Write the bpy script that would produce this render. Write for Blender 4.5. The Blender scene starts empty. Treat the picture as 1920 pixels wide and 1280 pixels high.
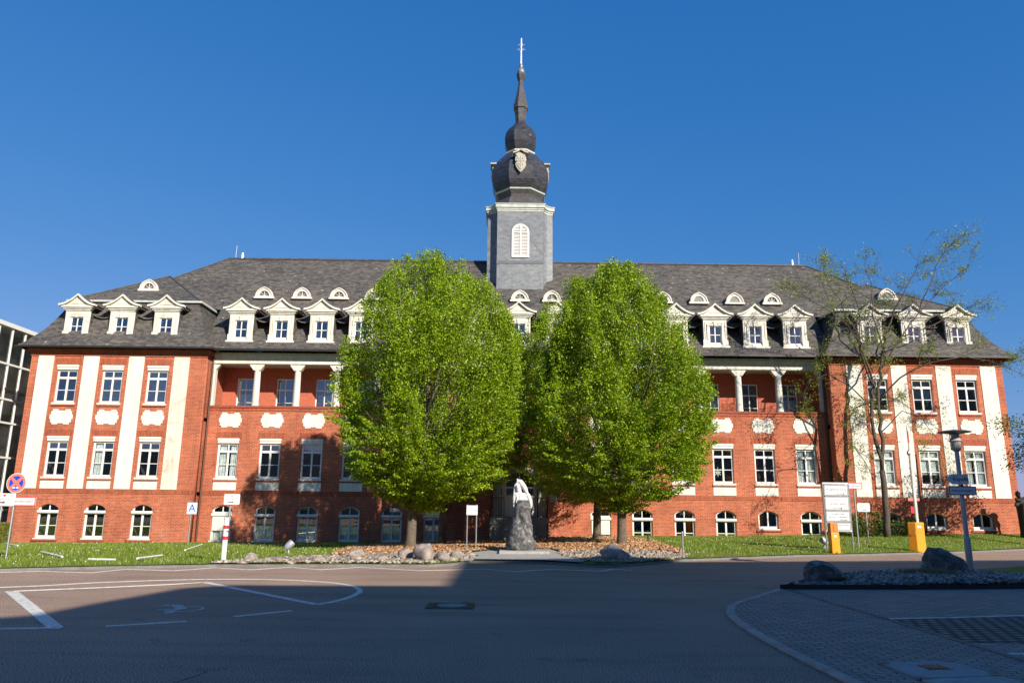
import bpy, bmesh, math, random
import numpy as np
from mathutils import Vector, Matrix, noise
random.seed(7); rng=np.random.default_rng(7)
D=bpy.data; S=bpy.context.scene; COL=S.collection
PI=math.pi; rad=math.radians
# ------------------------------------------------------------------ camera
cd=D.cameras.new("camera"); cam=D.objects.new("camera",cd); COL.objects.link(cam); S.camera=cam
P_,R_,W_=0.21852,0.01052,0.00645
f=Vector((math.sin(W_)*math.cos(P_),math.cos(W_)*math.cos(P_),math.sin(P_)))
rt=Vector((math.cos(W_),-math.sin(W_),0)); up=rt.cross(f)
rt2=rt*math.cos(R_)+up*math.sin(R_); up2=-rt*math.sin(R_)+up*math.cos(R_)
m=Matrix((rt2,up2,-f)).transposed().to_4x4(); m.translation=Vector((-0.658,0,1.7)); cam.matrix_world=m
cd.sensor_width=36; cd.lens=1400/1920*36; cd.clip_end=3000; cd.clip_start=0.1
# ------------------------------------------------------------------ light
AZ,EL=rad(36),rad(27.8)
sdir=Vector((math.sin(AZ)*math.cos(EL),-math.cos(AZ)*math.cos(EL),math.sin(EL)))   # towards the sun
w=D.worlds.new("World"); S.world=w; w.use_nodes=True; nt=w.node_tree
sky=nt.nodes.new("ShaderNodeTexSky"); sky.sky_type='NISHITA'; sky.sun_disc=False
sky.sun_elevation=EL; sky.sun_rotation=PI-AZ; sky.altitude=100; sky.air_density=1.0; sky.dust_density=0.3; sky.ozone_density=3.0
bg=nt.nodes["Background"]; bg.inputs[1].default_value=0.10
sep=nt.nodes.new("ShaderNodeSeparateColor"); cmb=nt.nodes.new("ShaderNodeCombineColor"); nt.links.new(sky.outputs[0],sep.inputs[0])
for i,(p_,k_) in enumerate(((1.4,.235),(.64,.79),(.40,1.97))):      # colour grade of the clear sky
    a_=nt.nodes.new("ShaderNodeMath"); a_.operation='POWER'; a_.inputs[1].default_value=p_; b_=nt.nodes.new("ShaderNodeMath"); b_.operation='MULTIPLY'; b_.inputs[1].default_value=k_
    nt.links.new(sep.outputs[i],a_.inputs[0]); nt.links.new(a_.outputs[0],b_.inputs[0]); nt.links.new(b_.outputs[0],cmb.inputs[i])
nt.links.new(cmb.outputs[0],bg.inputs[0])
sl=D.lights.new("sun",'SUN'); sl.energy=4.8; sl.angle=rad(0.5); sl.color=(1,0.92,0.80)
so=D.objects.new("sun",sl); COL.objects.link(so); so.rotation_euler=sdir.to_track_quat('Z','Y').to_euler(); so.location=(20,-20,40)
S.view_settings.view_transform='Standard'; S.view_settings.look='None'; S.view_settings.exposure=0.75; S.view_settings.gamma=1
S.render.engine='CYCLES'
try: S.cycles.transparent_max_bounces=12; S.cycles.max_bounces=8
except Exception: pass
# ------------------------------------------------------------------ materials
class M:
    def __init__(s,name):
        s.m=D.materials.new(name); s.m.use_nodes=True; s.t=s.m.node_tree; s.b=s.t.nodes["Principled BSDF"]
    def n(s,ty,**k):
        x=s.t.nodes.new("ShaderNode"+ty)
        for a,v in k.items(): setattr(x,a,v)
        return x
    def l(s,a,b): s.t.links.new(a,b)
    def pos(s): return s.n("NewGeometry").outputs["Position"]
    def math(s,op,a,b=None):
        x=s.n("Math",operation=op)
        for i,v in enumerate((a,b)):
            if v is None: continue
            if isinstance(v,(int,float)): x.inputs[i].default_value=v
            else: s.l(v,x.inputs[i])
        return x.outputs[0]
    def wallco(s,kz=1.0):
        sp=s.n("SeparateXYZ"); s.l(s.pos(),sp.inputs[0]); u=s.math('ADD',sp.outputs[0],sp.outputs[1])
        c=s.n("CombineXYZ"); s.l(u,c.inputs[0]); s.l(sp.outputs[2] if kz==1 else s.math('MULTIPLY',sp.outputs[2],kz),c.inputs[1]); return c.outputs[0]
    def noise(s,scale,detail=4,vec=None,rough=.55,dist=0):
        x=s.n("TexNoise"); x.inputs["Scale"].default_value=scale; x.inputs["Detail"].default_value=detail; x.inputs["Roughness"].default_value=rough; x.inputs["Distortion"].default_value=dist
        s.l(vec if vec is not None else s.pos(),x.inputs["Vector"]); return x.outputs[0]
    def ramp(s,fac,stops):
        r=s.n("ValToRGB"); e=r.color_ramp.elements
        while len(e)<len(stops): e.new(.5)
        for q,(p,c) in zip(e,stops): q.position=p; q.color=(*c,1) if len(c)==3 else c
        s.l(fac,r.inputs[0]); return r.outputs[0]
    def mix(s,fac,a,b,mode='MIX'):
        x=s.n("MixRGB",blend_type=mode)
        for i,v in enumerate((fac,a,b)):
            if isinstance(v,(int,float)): x.inputs[i].default_value=v
            elif isinstance(v,tuple): x.inputs[i].default_value=(*v,1)
            else: s.l(v,x.inputs[i])
        return x.outputs[0]
    def col(s,c):
        if isinstance(c,tuple): s.b.inputs["Base Color"].default_value=(*c,1)
        else: s.l(c,s.b.inputs["Base Color"])
        return s
    def bump(s,h,st=.3,d=.02):
        x=s.n("Bump"); x.inputs["Strength"].default_value=st; x.inputs["Distance"].default_value=d; s.l(h,x.inputs["Height"]); s.l(x.outputs[0],s.b.inputs["Normal"]); return s
    def r(s,v,metal=0,spec=None):
        s.b.inputs["Roughness"].default_value=v; s.b.inputs["Metallic"].default_value=metal
        if spec is not None: s.b.inputs["Specular IOR Level"].default_value=spec
        return s
def simple(name,c,r=.6,metal=0,var=.12,scale=3,spec=None):
    a=M(name); nz=a.noise(scale,5); lo=tuple(v*(1-var) for v in c); hi=tuple(min(1,v*(1+var)) for v in c)
    a.col(a.ramp(nz,[(.3,lo),(.7,hi)])).r(r,metal,spec); return a.m
def brickmat(name,c1,c2,mortar,soldier=False):
    a=M(name); v=a.wallco()
    if soldier:
        sp=a.n("SeparateXYZ"); a.l(v,sp.inputs[0]); c=a.n("CombineXYZ"); a.l(sp.outputs[1],c.inputs[0]); a.l(sp.outputs[0],c.inputs[1]); v=c.outputs[0]
    b=a.n("TexBrick"); a.l(v,b.inputs["Vector"]); b.inputs["Scale"].default_value=1; b.inputs["Brick Width"].default_value=.25; b.inputs["Row Height"].default_value=.077
    b.inputs["Mortar Size"].default_value=.009; b.inputs["Mortar Smooth"].default_value=.2; b.inputs["Bias"].default_value=-.1
    b.inputs["Color1"].default_value=(*c1,1); b.inputs["Color2"].default_value=(*c2,1); b.inputs["Mortar"].default_value=(*mortar,1)
    n1=a.noise(.55,5,dist=.5); n2=a.noise(7,4)
    c=a.mix(.55,b.outputs["Color"],a.ramp(n1,[(.32,(.66,.60,.60)),(.5,(1,1,1)),(.68,(1.16,1.22,1.2))]),'MULTIPLY')
    c=a.mix(.5,c,a.ramp(n2,[(.3,(.78,.76,.76)),(.7,(1.15,1.15,1.15))]),'MULTIPLY')
    # pale lime bloom low on the wall
    sp=a.n("SeparateXYZ"); a.l(a.pos(),sp.inputs[0]); n3=a.noise(.8,6,dist=1)
    low=a.ramp(sp.outputs[2],[(.0,(1,1,1)),(1,(0,0,0))])
    c=a.mix(a.math('MULTIPLY',a.ramp(n3,[(.5,(0,0,0)),(.7,(.35,.35,.35))]),low),c,(.45,.27,.22))
    ms=a.n('Mapping'); ms.inputs['Scale'].default_value=(3,3,.3); a.l(a.pos(),ms.inputs[0]); c=a.mix(.6,c,a.ramp(a.noise(1.0,5,ms.outputs[0],.6),[(.36,(.80,.77,.77)),(.55,(1,1,1))]),'MULTIPLY'); a.col(c).r(.85,spec=.25).bump(b.outputs["Fac"],-.4,.012); return a.m
BR=brickmat("brick",(.44,.100,.040),(.27,.060,.029),(.46,.25,.165))
BRS=brickmat("brick_soldier",(.35,.070,.028),(.21,.042,.020),(.36,.17,.10),True)
BRD=simple("brick_sill",(.26,.065,.035),.8,var=.25,scale=12)
def plastermat(name,c,stain=.5):
    a=M(name); n=a.noise(1.3,7,rough=.65,dist=.6); n2=a.noise(.5,3)
    k=a.mix(a.math('MULTIPLY',a.ramp(n,[(.52,(0,0,0)),(.75,(1,1,1))]),stain),c,tuple(v*.72 for v in c))
    k=a.mix(.4,k,a.ramp(n2,[(.3,(.93,.92,.9)),(.7,(1,1,1))]),'MULTIPLY')
    ms=a.n("Mapping"); ms.inputs["Scale"].default_value=(5,5,.35); a.l(a.pos(),ms.inputs[0]); k=a.mix(.6,k,a.ramp(a.noise(1.0,5,ms.outputs[0],.6),[(.42,(.80,.78,.74)),(.58,(1,1,1))]),"MULTIPLY"); a.col(k).r(.8,spec=.25).bump(a.noise(40,3),.15,.01); return a.m
CR=plastermat("cream_plaster",(.71,.68,.60)); CRD=plastermat("stained_cream_plaster",(.67,.62,.52),1.3)
ST=plastermat("cream_stone",(.66,.63,.555),1.0); WH=simple("white_paint",(.68,.67,.63),.45,var=.04)
WHW=simple("white_window_paint",(.80,.79,.76),.4,var=.03)
BEAM=plastermat("beam_paint",(.62,.61,.55),.7); SOF=simple("soffit_paint",(.42,.33,.26),.8)
def tilemat(name,ca,cb,cc,bw=.28,rh=.16,mort=(.02,.02,.02),diag=0,rough=.75,spec=.3,kz=1.5):
    a=M(name); v=a.wallco(kz)
    if diag:
        mp=a.n("Mapping"); mp.inputs["Rotation"].default_value=(0,0,diag); a.l(v,mp.inputs[0]); v=mp.outputs[0]
    b=a.n("TexBrick"); a.l(v,b.inputs["Vector"]); b.inputs["Scale"].default_value=1; b.inputs["Brick Width"].default_value=bw; b.inputs["Row Height"].default_value=rh
    b.inputs["Mortar Size"].default_value=.012; b.inputs["Mortar Smooth"].default_value=.6
    b.inputs["Color1"].default_value=(*ca,1); b.inputs["Color2"].default_value=(*cb,1); b.inputs["Mortar"].default_value=(*mort,1)
    st=a.n("Mapping"); st.inputs["Scale"].default_value=(1,1,2.5); a.l(a.pos(),st.inputs[0])
    n=a.noise(2.6,8,st.outputs[0],.75,.6); n2=a.noise(.25,4)
    k=a.mix(a.ramp(n,[(.44,(0,0,0)),(.60,(.95,.95,.95))]),b.outputs["Color"],cc)
    k=a.mix(.6,k,a.ramp(n2,[(.35,(.75,.75,.78)),(.65,(1.25,1.2,1.12))]),'MULTIPLY')
    vo=a.n("TexVoronoi"); vo.inputs["Scale"].default_value=1.4; a.l(a.pos(),vo.inputs[0])
    k=a.mix(a.ramp(vo.outputs["Distance"],[(.05,(.7,.7,.7)),(.12,(0,0,0))]),k,(.32,.30,.25))
    a.col(k).r(rough,spec=spec).bump(b.outputs["Fac"],-.5,.02); return a.m
RF=tilemat("roof_slate",(.070,.066,.064),(.036,.035,.036),(.125,.112,.094))
TS=tilemat("tower_slate",(.175,.195,.215),(.125,.142,.162),(.21,.225,.23),.2,.11,(.05,.055,.065),rad(35),.55,.5,1)
DS=tilemat("dome_slate",(.030,.032,.040),(.018,.019,.025),(.055,.055,.06),.30,.17,(.006,.006,.008),0,.42,.5,1)
LEAD=simple("lead_sheet",(.085,.08,.08),.5,.3,.3,5); ZINC=simple("zinc",(.20,.23,.22),.5,.4,.2); VERD=simple("pale_copper",(.42,.45,.40),.6,0,.2,4)
GUT=simple("dark_gutter",(.035,.03,.03),.5,.4); PIPE=simple("brown_pipe",(.10,.055,.04),.5,.5)
GALV=simple("galvanised_steel",(.38,.40,.41),.42,.75,.12,14); LAMPG=simple("grey_pole_paint",(.46,.38,.36),.45,.1,.06)
def glassmat(name,tint,refl=1.0):
    a=M(name); t=a.t; out=t.nodes["Material Output"]; t.nodes.remove(a.b)
    tr=a.n("BsdfTransparent"); tr.inputs[0].default_value=(*tint,1); gl=a.n("BsdfGlossy"); gl.inputs["Roughness"].default_value=.015; gl.inputs[0].default_value=(.95,.97,1,1)
    fr=a.n("Fresnel"); fr.inputs[0].default_value=1.6
    bp=a.n("Bump"); bp.inputs["Strength"].default_value=.05; bp.inputs["Distance"].default_value=.02; a.l(a.noise(1.2,2),bp.inputs["Height"]); a.l(bp.outputs[0],gl.inputs["Normal"])
    mx=a.n("MixShader"); k=a.math('MINIMUM',a.math('ADD',a.math('MULTIPLY',fr.outputs[0],2.0*refl),.10*refl),1.0)
    a.l(k,mx.inputs[0]); a.l(tr.outputs[0],mx.inputs[1]); a.l(gl.outputs[0],mx.inputs[2]); a.l(mx.outputs[0],out.inputs[0]); return a.m
GL=glassmat("window_glass",(.84,.87,.87)); GL2=glassmat("dark_glass",(.72,.76,.74),1.6)
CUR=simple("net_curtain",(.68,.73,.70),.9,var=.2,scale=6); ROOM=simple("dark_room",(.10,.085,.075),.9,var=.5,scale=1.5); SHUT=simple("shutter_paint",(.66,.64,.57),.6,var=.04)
def asphalt():
    a=M("asphalt"); sp=a.n("TexVoronoi"); sp.inputs["Scale"].default_value=55; a.l(a.pos(),sp.inputs[0])
    n=a.noise(.35,6,dist=.4); n2=a.noise(60,3)
    k=a.ramp(n2,[(.37,(.085,.058,.042)),(.50,(.245,.166,.118)),(.63,(.60,.42,.30))])
    k=a.mix(.6,k,a.ramp(n,[(.3,(.84,.84,.86)),(.7,(1.14,1.12,1.10))]),'MULTIPLY')
    vv=a.n('Mapping'); vv.inputs['Scale'].default_value=(.25,1.6,1); a.l(a.pos(),vv.inputs[0]); k=a.mix(.55,k,a.ramp(a.noise(.8,4,vv.outputs[0],dist=.5),[(.38,(.74,.74,.76)),(.5,(1,1,1)),(.66,(1.14,1.12,1.1))]),'MULTIPLY'); k=a.mix(.8,k,a.ramp(a.noise(1.7,3,rough=.4),[(.66,(1,1,1)),(.74,(.66,.66,.68))]),'MULTIPLY'); st=a.noise(.09,5,dist=1.2); k=a.mix(.5,k,a.ramp(st,[(.42,(1,1,1)),(.5,(.86,.86,.87)),(.58,(1,1,1))]),'MULTIPLY')
    a.col(k).r(.82,spec=.35).bump(n2,.5,.008); return a.m
AS=asphalt()
def markmat():
    a=M("road_paint"); n=a.noise(9,6,rough=.7); k=a.ramp(n,[(.34,(.30,.29,.27)),(.5,(.60,.58,.52)),(.8,(.68,.66,.60))]); a.col(k).r(.7); return a.m
RM=markmat(); RMF=simple("worn_road_paint",(.40,.39,.36),.8,var=.3,scale=6)
CONC=simple("concrete",(.30,.285,.26),.85,var=.2,scale=6); CONK=simple("kerb_concrete",(.15,.145,.135),.85,var=.22,scale=4)
def grassmat():
    a=M("lawn"); n=a.noise(.45,6,dist=.8); n2=a.noise(9,4); n3=a.noise(45,2)
    k=a.ramp(n2,[(.25,(.075,.13,.014)),(.55,(.145,.215,.022)),(.8,(.24,.30,.04))])
    k=a.mix(a.ramp(n,[(.5,(0,0,0)),(.72,(.8,.8,.8))]),k,(.27,.22,.075))
    k=a.mix(.5,k,a.ramp(n3,[(.3,(.6,.6,.6)),(.7,(1.2,1.2,1.2))]),'MULTIPLY')
    a.col(k).r(.9,spec=.15).bump(n3,.8,.04); return a.m
GR=grassmat()
def leafmat(name,ca,cb,cc,tr=.4):
    a=M(name); g=a.n("NewGeometry"); k=a.ramp(g.outputs["Random Per Island"],[(0,ca),(.55,cb),(1,cc)])
    k=a.mix(.5,k,a.ramp(a.noise(.8,3),[(.3,(.75,.8,.7)),(.7,(1.2,1.15,1.1))]),'MULTIPLY')
    a.col(k).r(.45,spec=.4); t=a.n("BsdfTranslucent"); a.l(a.mix(.5,k,(1,1.0,.35),'MULTIPLY'),t.inputs[0]); mx=a.n("MixShader"); mx.inputs[0].default_value=tr
    a.l(a.b.outputs[0],mx.inputs[1]); a.l(t.outputs[0],mx.inputs[2]); a.l(mx.outputs[0],a.t.nodes["Material Output"].inputs[0]); return a.m
LF=leafmat("hornbeam_leaf",(.09,.18,.004),(.21,.33,.006),(.41,.50,.014),.30); LF2=leafmat("linden_leaf",(.15,.21,.02),(.23,.31,.03),(.34,.38,.05)); LF3=leafmat("dark_leaf",(.045,.085,.012),(.08,.14,.02),(.17,.20,.03),.3)
LFH=leafmat("hedge_leaf",(.09,.11,.02),(.18,.19,.03),(.28,.26,.05),.2); BLADE=leafmat("grass_blade",(.10,.17,.015),(.17,.25,.025),(.30,.30,.07),.3)
BK=simple("bark",(.11,.085,.06),.9,var=.4,scale=14); BKL=simple("pale_bark",(.17,.13,.09),.9,var=.4,scale=10)
def rockmat(name,ca,cb,cc,sc=6):
    a=M(name); n=a.noise(sc,8,rough=.7,dist=.6); k=a.ramp(n,[(.3,ca),(.5,cb),(.72,cc)]); a.col(k).r(.85).bump(a.noise(sc*3,6),.7,.03); return a.m
RK=rockmat("sandstone_rock",(.14,.11,.09),(.27,.22,.18),(.42,.37,.32)); RKD=rockmat("dark_rock",(.035,.026,.022),(.10,.08,.07),(.34,.29,.26),4); RKS=rockmat("statue_rock",(.018,.018,.02),(.075,.072,.072),(.33,.32,.30),6)
MARB=rockmat("white_marble",(.44,.43,.40),(.58,.57,.54),(.66,.65,.62),5)
GRAV=leafmat("gravel_stones",(.17,.13,.10),(.30,.24,.19),(.42,.36,.30),0); SLCH=leafmat("slate_chips",(.07,.06,.055),(.16,.135,.12),(.36,.31,.28),0); MUL=leafmat("bark_mulch",(.20,.10,.05),(.38,.20,.095),(.54,.34,.19),0)
MULB=rockmat("mulch_base",(.16,.07,.03),(.36,.18,.07),(.52,.30,.14),14); GRB=rockmat("gravel_base",(.14,.11,.08),(.26,.21,.16),(.38,.32,.26),14); SLB=rockmat("slate_base",(.06,.05,.045),(.14,.12,.11),(.26,.22,.20),14)
ORG_=simple("orange_paint",(.88,.30,.010),.4,var=.06); ORGD=simple("reader_face",(.80,.66,.50),.4); REDP=simple("red_paint",(.60,.02,.025),.4); BLUP=simple("blue_paint",(.012,.06,.48),.4); SGN=simple("sign_white",(.68,.68,.66),.35,var=.03); INK=simple("ink_grey",(.10,.11,.13),.6); BLK=simple("black_paint",(.02,.02,.022),.45)
SALM=simple("faded_red",(.72,.17,.12),.4,var=.1); GREYS=simple("grey_sign",(.70,.62,.60),.4); LINKB=simple("blue_ink",(.10,.25,.55),.6); LINKR=simple("red_ink",(.50,.12,.10),.6); LINKG=simple("grey_ink",(.16,.17,.18),.6); DRYG=leafmat("dry_grass",(.16,.12,.06),(.26,.20,.11),(.36,.29,.17),.2); BRZ=simple("dark_bronze",(.018,.014,.012),.7,.2,.5)
# ------------------------------------------------------------------ mesh helpers
ORG={}
def wp(o): return ORG.get(o.name,Vector((0,0,0)))
def link(name,mesh,mat=None,parent=None,loc=None,smooth=False):
    o=D.objects.new(name,mesh); COL.objects.link(o)
    if mat is not None:
        mesh.materials.clear()
        for q in (mat if isinstance(mat,(list,tuple)) else [mat]): mesh.materials.append(q)
    L=Vector(loc) if loc is not None else None
    if parent is not None:
        o.parent=parent
        if L is None: o.location=-wp(parent); ORG[o.name]=Vector((0,0,0))
        else: o.location=L-wp(parent); ORG[o.name]=L
    else:
        if L is not None: o.location=L; ORG[o.name]=L
    if smooth: mesh.shade_smooth()
    return o
def tag(o,label=None,cat=None,group=None,kind=None):
    for k,v in (('label',label),('category',cat),('group',group),('kind',kind)):
        if v: o[k]=v
    return o
def thing(name,label,cat,loc,group=None):
    o=D.objects.new(name,None); COL.objects.link(o); o.location=loc; o.empty_display_size=.3; ORG[o.name]=Vector(loc); return tag(o,label,cat,group)
class MB:
    def __init__(s): s.v=[];s.f=[];s.mi=[]
    def add(s,v,f,mi=0):
        b=len(s.v); s.v+= [tuple(p) for p in v]; s.f+=[tuple(i+b for i in q) for q in f]; s.mi+=[mi]*len(f); return s
    def box(s,x0,x1,y0,y1,z0,z1,mi=0):
        return s.add([(x0,y0,z0),(x1,y0,z0),(x1,y1,z0),(x0,y1,z0),(x0,y0,z1),(x1,y0,z1),(x1,y1,z1),(x0,y1,z1)],[(0,3,2,1),(4,5,6,7),(0,1,5,4),(1,2,6,5),(2,3,7,6),(3,0,4,7)],mi)
    def prism(s,poly,y0,y1,mi=0):    # polygon in XZ, extruded along Y
        n=len(poly); return s.add([(x,y0,z) for x,z in poly]+[(x,y1,z) for x,z in poly],[tuple(range(n)),tuple(range(2*n-1,n-1,-1))]+[(i,n+i,n+(i+1)%n,(i+1)%n) for i in range(n)],mi)
    def slab(s,poly,z0,z1,mi=0):     # polygon in XY, extruded along Z
        n=len(poly); return s.add([(x,y,z0) for x,y in poly]+[(x,y,z1) for x,y in poly],[tuple(range(n-1,-1,-1)),tuple(range(n,2*n))]+[(i,(i+1)%n,n+(i+1)%n,n+i) for i in range(n)],mi)
    def tube(s,pts,rs,n=8,mi=0,cap=True):
        pts=[Vector(p) for p in pts]; rs=rs if isinstance(rs,(list,tuple)) else [rs]*len(pts); vs=[];fs=[]
        for i,p in enumerate(pts):
            d=(pts[min(i+1,len(pts)-1)]-pts[max(i-1,0)])
            if d.length<1e-9: d=Vector((0,0,1))
            d.normalize(); a=d.cross(Vector((0,0,1)) if abs(d.z)<.9 else Vector((0,1,0))).normalized(); b=d.cross(a)
            for k in range(n): t=2*PI*k/n; vs.append(p+(a*math.cos(t)+b*math.sin(t))*rs[i])
        for i in range(len(pts)-1):
            for k in range(n): k2=(k+1)%n; fs.append((i*n+k,i*n+k2,(i+1)*n+k2,(i+1)*n+k))
        if cap: fs+= [tuple(range(n-1,-1,-1)),tuple(range((len(pts)-1)*n,len(pts)*n))]
        return s.add(vs,fs,mi)
    def lathe(s,prof,c=(0,0),n=24,mi=0,ph=0):  # prof: (r,z)
        vs=[(c[0]+r*math.cos(ph+2*PI*k/n),c[1]+r*math.sin(ph+2*PI*k/n),z) for r,z in prof for k in range(n)]; m_=len(prof)
        fs=[(i*n+k,i*n+(k+1)%n,(i+1)*n+(k+1)%n,(i+1)*n+k) for i in range(m_-1) for k in range(n)]
        return s.add(vs,fs+[tuple(range(n-1,-1,-1)),tuple(range((m_-1)*n,m_*n))],mi)
    def mesh(s,name):
        me=D.meshes.new(name); me.from_pydata(s.v,[],s.f); me.polygons.foreach_set("material_index",s.mi); me.update()
        bm=bmesh.new(); bm.from_mesh(me); bmesh.ops.recalc_face_normals(bm,faces=bm.faces); bm.to_mesh(me); bm.free(); return me
    def build(s,name,mat,parent=None,loc=None,smooth=False,bevel=0):
        o=link(name,s.mesh(name),mat,parent,loc,smooth)
        if bevel:
            b=o.modifiers.new("bevel",'BEVEL'); b.width=bevel; b.segments=2; b.limit_method='ANGLE'
        return o
def holed(outer,holes,y0,y1):
    """polygon with holes in XZ, as a slab from y0 to y1"""
    cu=D.curves.new("tmp",'CURVE'); cu.dimensions='2D'; cu.fill_mode='BOTH'; cu.extrude=(y1-y0)/2
    for poly in [outer]+holes:
        sp=cu.splines.new('POLY'); sp.points.add(len(poly)-1); sp.use_cyclic_u=True
        for p,(x,z) in zip(sp.points,poly): p.co=(x,z,0,1)
    o=D.objects.new("tmp",cu); COL.objects.link(o); dg=bpy.context.evaluated_depsgraph_get(); me=D.meshes.new_from_object(o.evaluated_get(dg))
    D.objects.remove(o); D.curves.remove(cu)
    for v in me.vertices: x,z,t=v.co; v.co=(x,(y0+y1)/2+t,z)
    me.materials.clear(); bm=bmesh.new(); bm.from_mesh(me); bmesh.ops.remove_doubles(bm,verts=bm.verts,dist=1e-5); bmesh.ops.recalc_face_normals(bm,faces=bm.faces); bm.to_mesh(me); bm.free(); return me
def text(name,body,size,mat,parent,loc,ext=.004,rotz=0,flat=False,sx=1,align='CENTER'):
    cu=D.curves.new("t",'FONT'); cu.body=body; cu.size=size; cu.extrude=ext; cu.align_x=align; cu.align_y='CENTER'
    o=D.objects.new("t",cu); COL.objects.link(o); dg=bpy.context.evaluated_depsgraph_get(); me=D.meshes.new_from_object(o.evaluated_get(dg)); D.objects.remove(o); D.curves.remove(cu)
    for v in me.vertices:
        x,y,z=v.co; v.co=(x*sx,-z,y) if not flat else (x*sx,y,z)
    t=link(name,me,mat,parent,loc); t.rotation_euler=(0,0,rotz); return t
def npmesh(name,V,F,mat,parent=None,loc=None,kind=None,smooth=False):
    me=D.meshes.new(name); V=np.asarray(V,dtype=np.float32); F=np.asarray(F,dtype=np.int32); k=F.shape[1]
    me.vertices.add(len(V)); me.vertices.foreach_set("co",V.ravel()); me.loops.add(F.size); me.loops.foreach_set("vertex_index",F.ravel())
    me.polygons.add(len(F)); me.polygons.foreach_set("loop_start",np.arange(0,F.size,k,dtype=np.int32)); me.update(calc_edges=True); me.validate()
    return link(name,me,mat,parent,loc,smooth)
def interp(x,tab):
    if x<=tab[0][0]: return tab[0][1]
    for (a,b),(c,d) in zip(tab,tab[1:]):
        if x<=c: return b+(d-b)*(x-a)/(c-a)
    return tab[-1][1]
# ------------------------------------------------------------------ ground
KERB=[(-60,8.5),(-30,14.6),(-20,17.6),(-13.3,19.65),(-11.4,20.6),(-9.27,21.45),(-8.7,21.7),(-6.1,22.1),(-4.9,22.3),(-2.9,22.4),(-2.2,23.1),(-1.7,24.2),(.5,24.1),(1.8,23.1),(2.6,23.0),(3.5,23.8),(5.3,25.9),(8,27.6),(10.5,29.1),(12.8,29.95),(15.7,31.4),(17.1,32.1),(19.6,33.3),(24,36.2),(27,37.2),(60,44)]
KX=[a for a,b in KERB]
def ky(x): return interp(x,KERB)
FZ=[(-30,-.45),(-27,-.43),(-17,-.3),(-6,-.2),(-2.5,-.12),(0,0),(3,.23),(10,.3),(16.5,.42),(18.5,.5),(30,.66)]
def gz(x,y):
    k=ky(x)
    if y<k: return 0.
    t=min(1,(y-k)/max(2,(41.2-k))); z=.09+t*(interp(x,FZ)-.09)
    return z+.16*math.exp(-((x-.2)/6.5)**2-((y-30)/4.0)**2)*min(1,(y-k)/1.5)
def struct(name,mb,mat,**k): return tag(mb.build(name,mat,**k),kind='structure')
b=MB(); b.add([(-600,-600,-.62),(600,-600,-.62),(600,900,-.62),(-600,900,-.62)],[(0,1,2,3)]); struct("ground",b,GR)
vs=[];fs=[]; xs=np.concatenate([np.linspace(-60,-30,8)[:-1],np.linspace(-30,30,181),np.linspace(30,60,8)[1:]])
for x in xs: vs+= [(x,-60,0),(x,min(ky(x),60)+.02,0)]
fs=[(2*i,2*i+2,2*i+3,2*i+1) for i in range(len(xs)-1)]
struct("road",MB().add(vs,fs),AS)
NR=46; vs=[];fs=[]
for x in xs:
    k=ky(x)
    for j in range(NR):
        t=j/(NR-1); y=k+.1+(60-k)*t**1.3; vs.append((x,y,gz(x,min(y,41.4))+.012*noise.noise((x*1.3,y*1.3,0))))
fs=[(i*NR+j,(i+1)*NR+j,(i+1)*NR+j+1,i*NR+j+1) for i in range(len(xs)-1) for j in range(NR-1)]
struct("lawn",MB().add(vs,fs),GR,smooth=True)
def ribbon(mb,pts,w,z0,z1,closed=False):
    P=[Vector((a,c)) for a,c in pts]; n=len(P); L=[];R=[]
    for i in range(n):
        a=P[i-1] if (i>0 or closed) else P[i]; c=P[(i+1)%n] if (i<n-1 or closed) else P[i]
        d=(c-a).normalized(); nn=Vector((-d.y,d.x)); ww=w[i] if isinstance(w,list) else w
        e1=(P[i]-a); e2=(c-P[i]); k=1
        if e1.length>0 and e2.length>0: k=1/max(.5,math.cos(e1.angle(e2)/2))
        L.append(P[i]+nn*ww/2*k); R.append(P[i]-nn*ww/2*k)
    b=len(mb.v)
    for q in range(n): mb.v+= [(L[q].x,L[q].y,z0),(R[q].x,R[q].y,z0),(R[q].x,R[q].y,z1),(L[q].x,L[q].y,z1)]
    for q in range(n if closed else n-1):
        i=b+4*q; j=b+4*((q+1)%n)
        for u in range(4): mb.f.append((i+u,j+u,j+(u+1)%4,i+(u+1)%4)); mb.mi.append(0)
    if not closed: mb.f+=[(b,b+1,b+2,b+3),(b+4*n-4,b+4*n-3,b+4*n-2,b+4*n-1)]; mb.mi+=[0,0]
def smoothline(pts,n=6):
    out=[]
    for i in range(len(pts)-1):
        p0=Vector(pts[max(i-1,0)]);p1=Vector(pts[i]);p2=Vector(pts[i+1]);p3=Vector(pts[min(i+2,len(pts)-1)])
        for k in range(n):
            t=k/n; out.append(tuple(.5*((2*p1)+(p2-p0)*t+(2*p0-5*p1+4*p2-p3)*t*t+(3*p1-p0-3*p2+p3)*t**3)))
    return out+[tuple(pts[-1])]
b=MB(); ribbon(b,[(x,y+.06) for x,y in KERB],.11,-.1,.07); struct("kerb",b,CONK)
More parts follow.
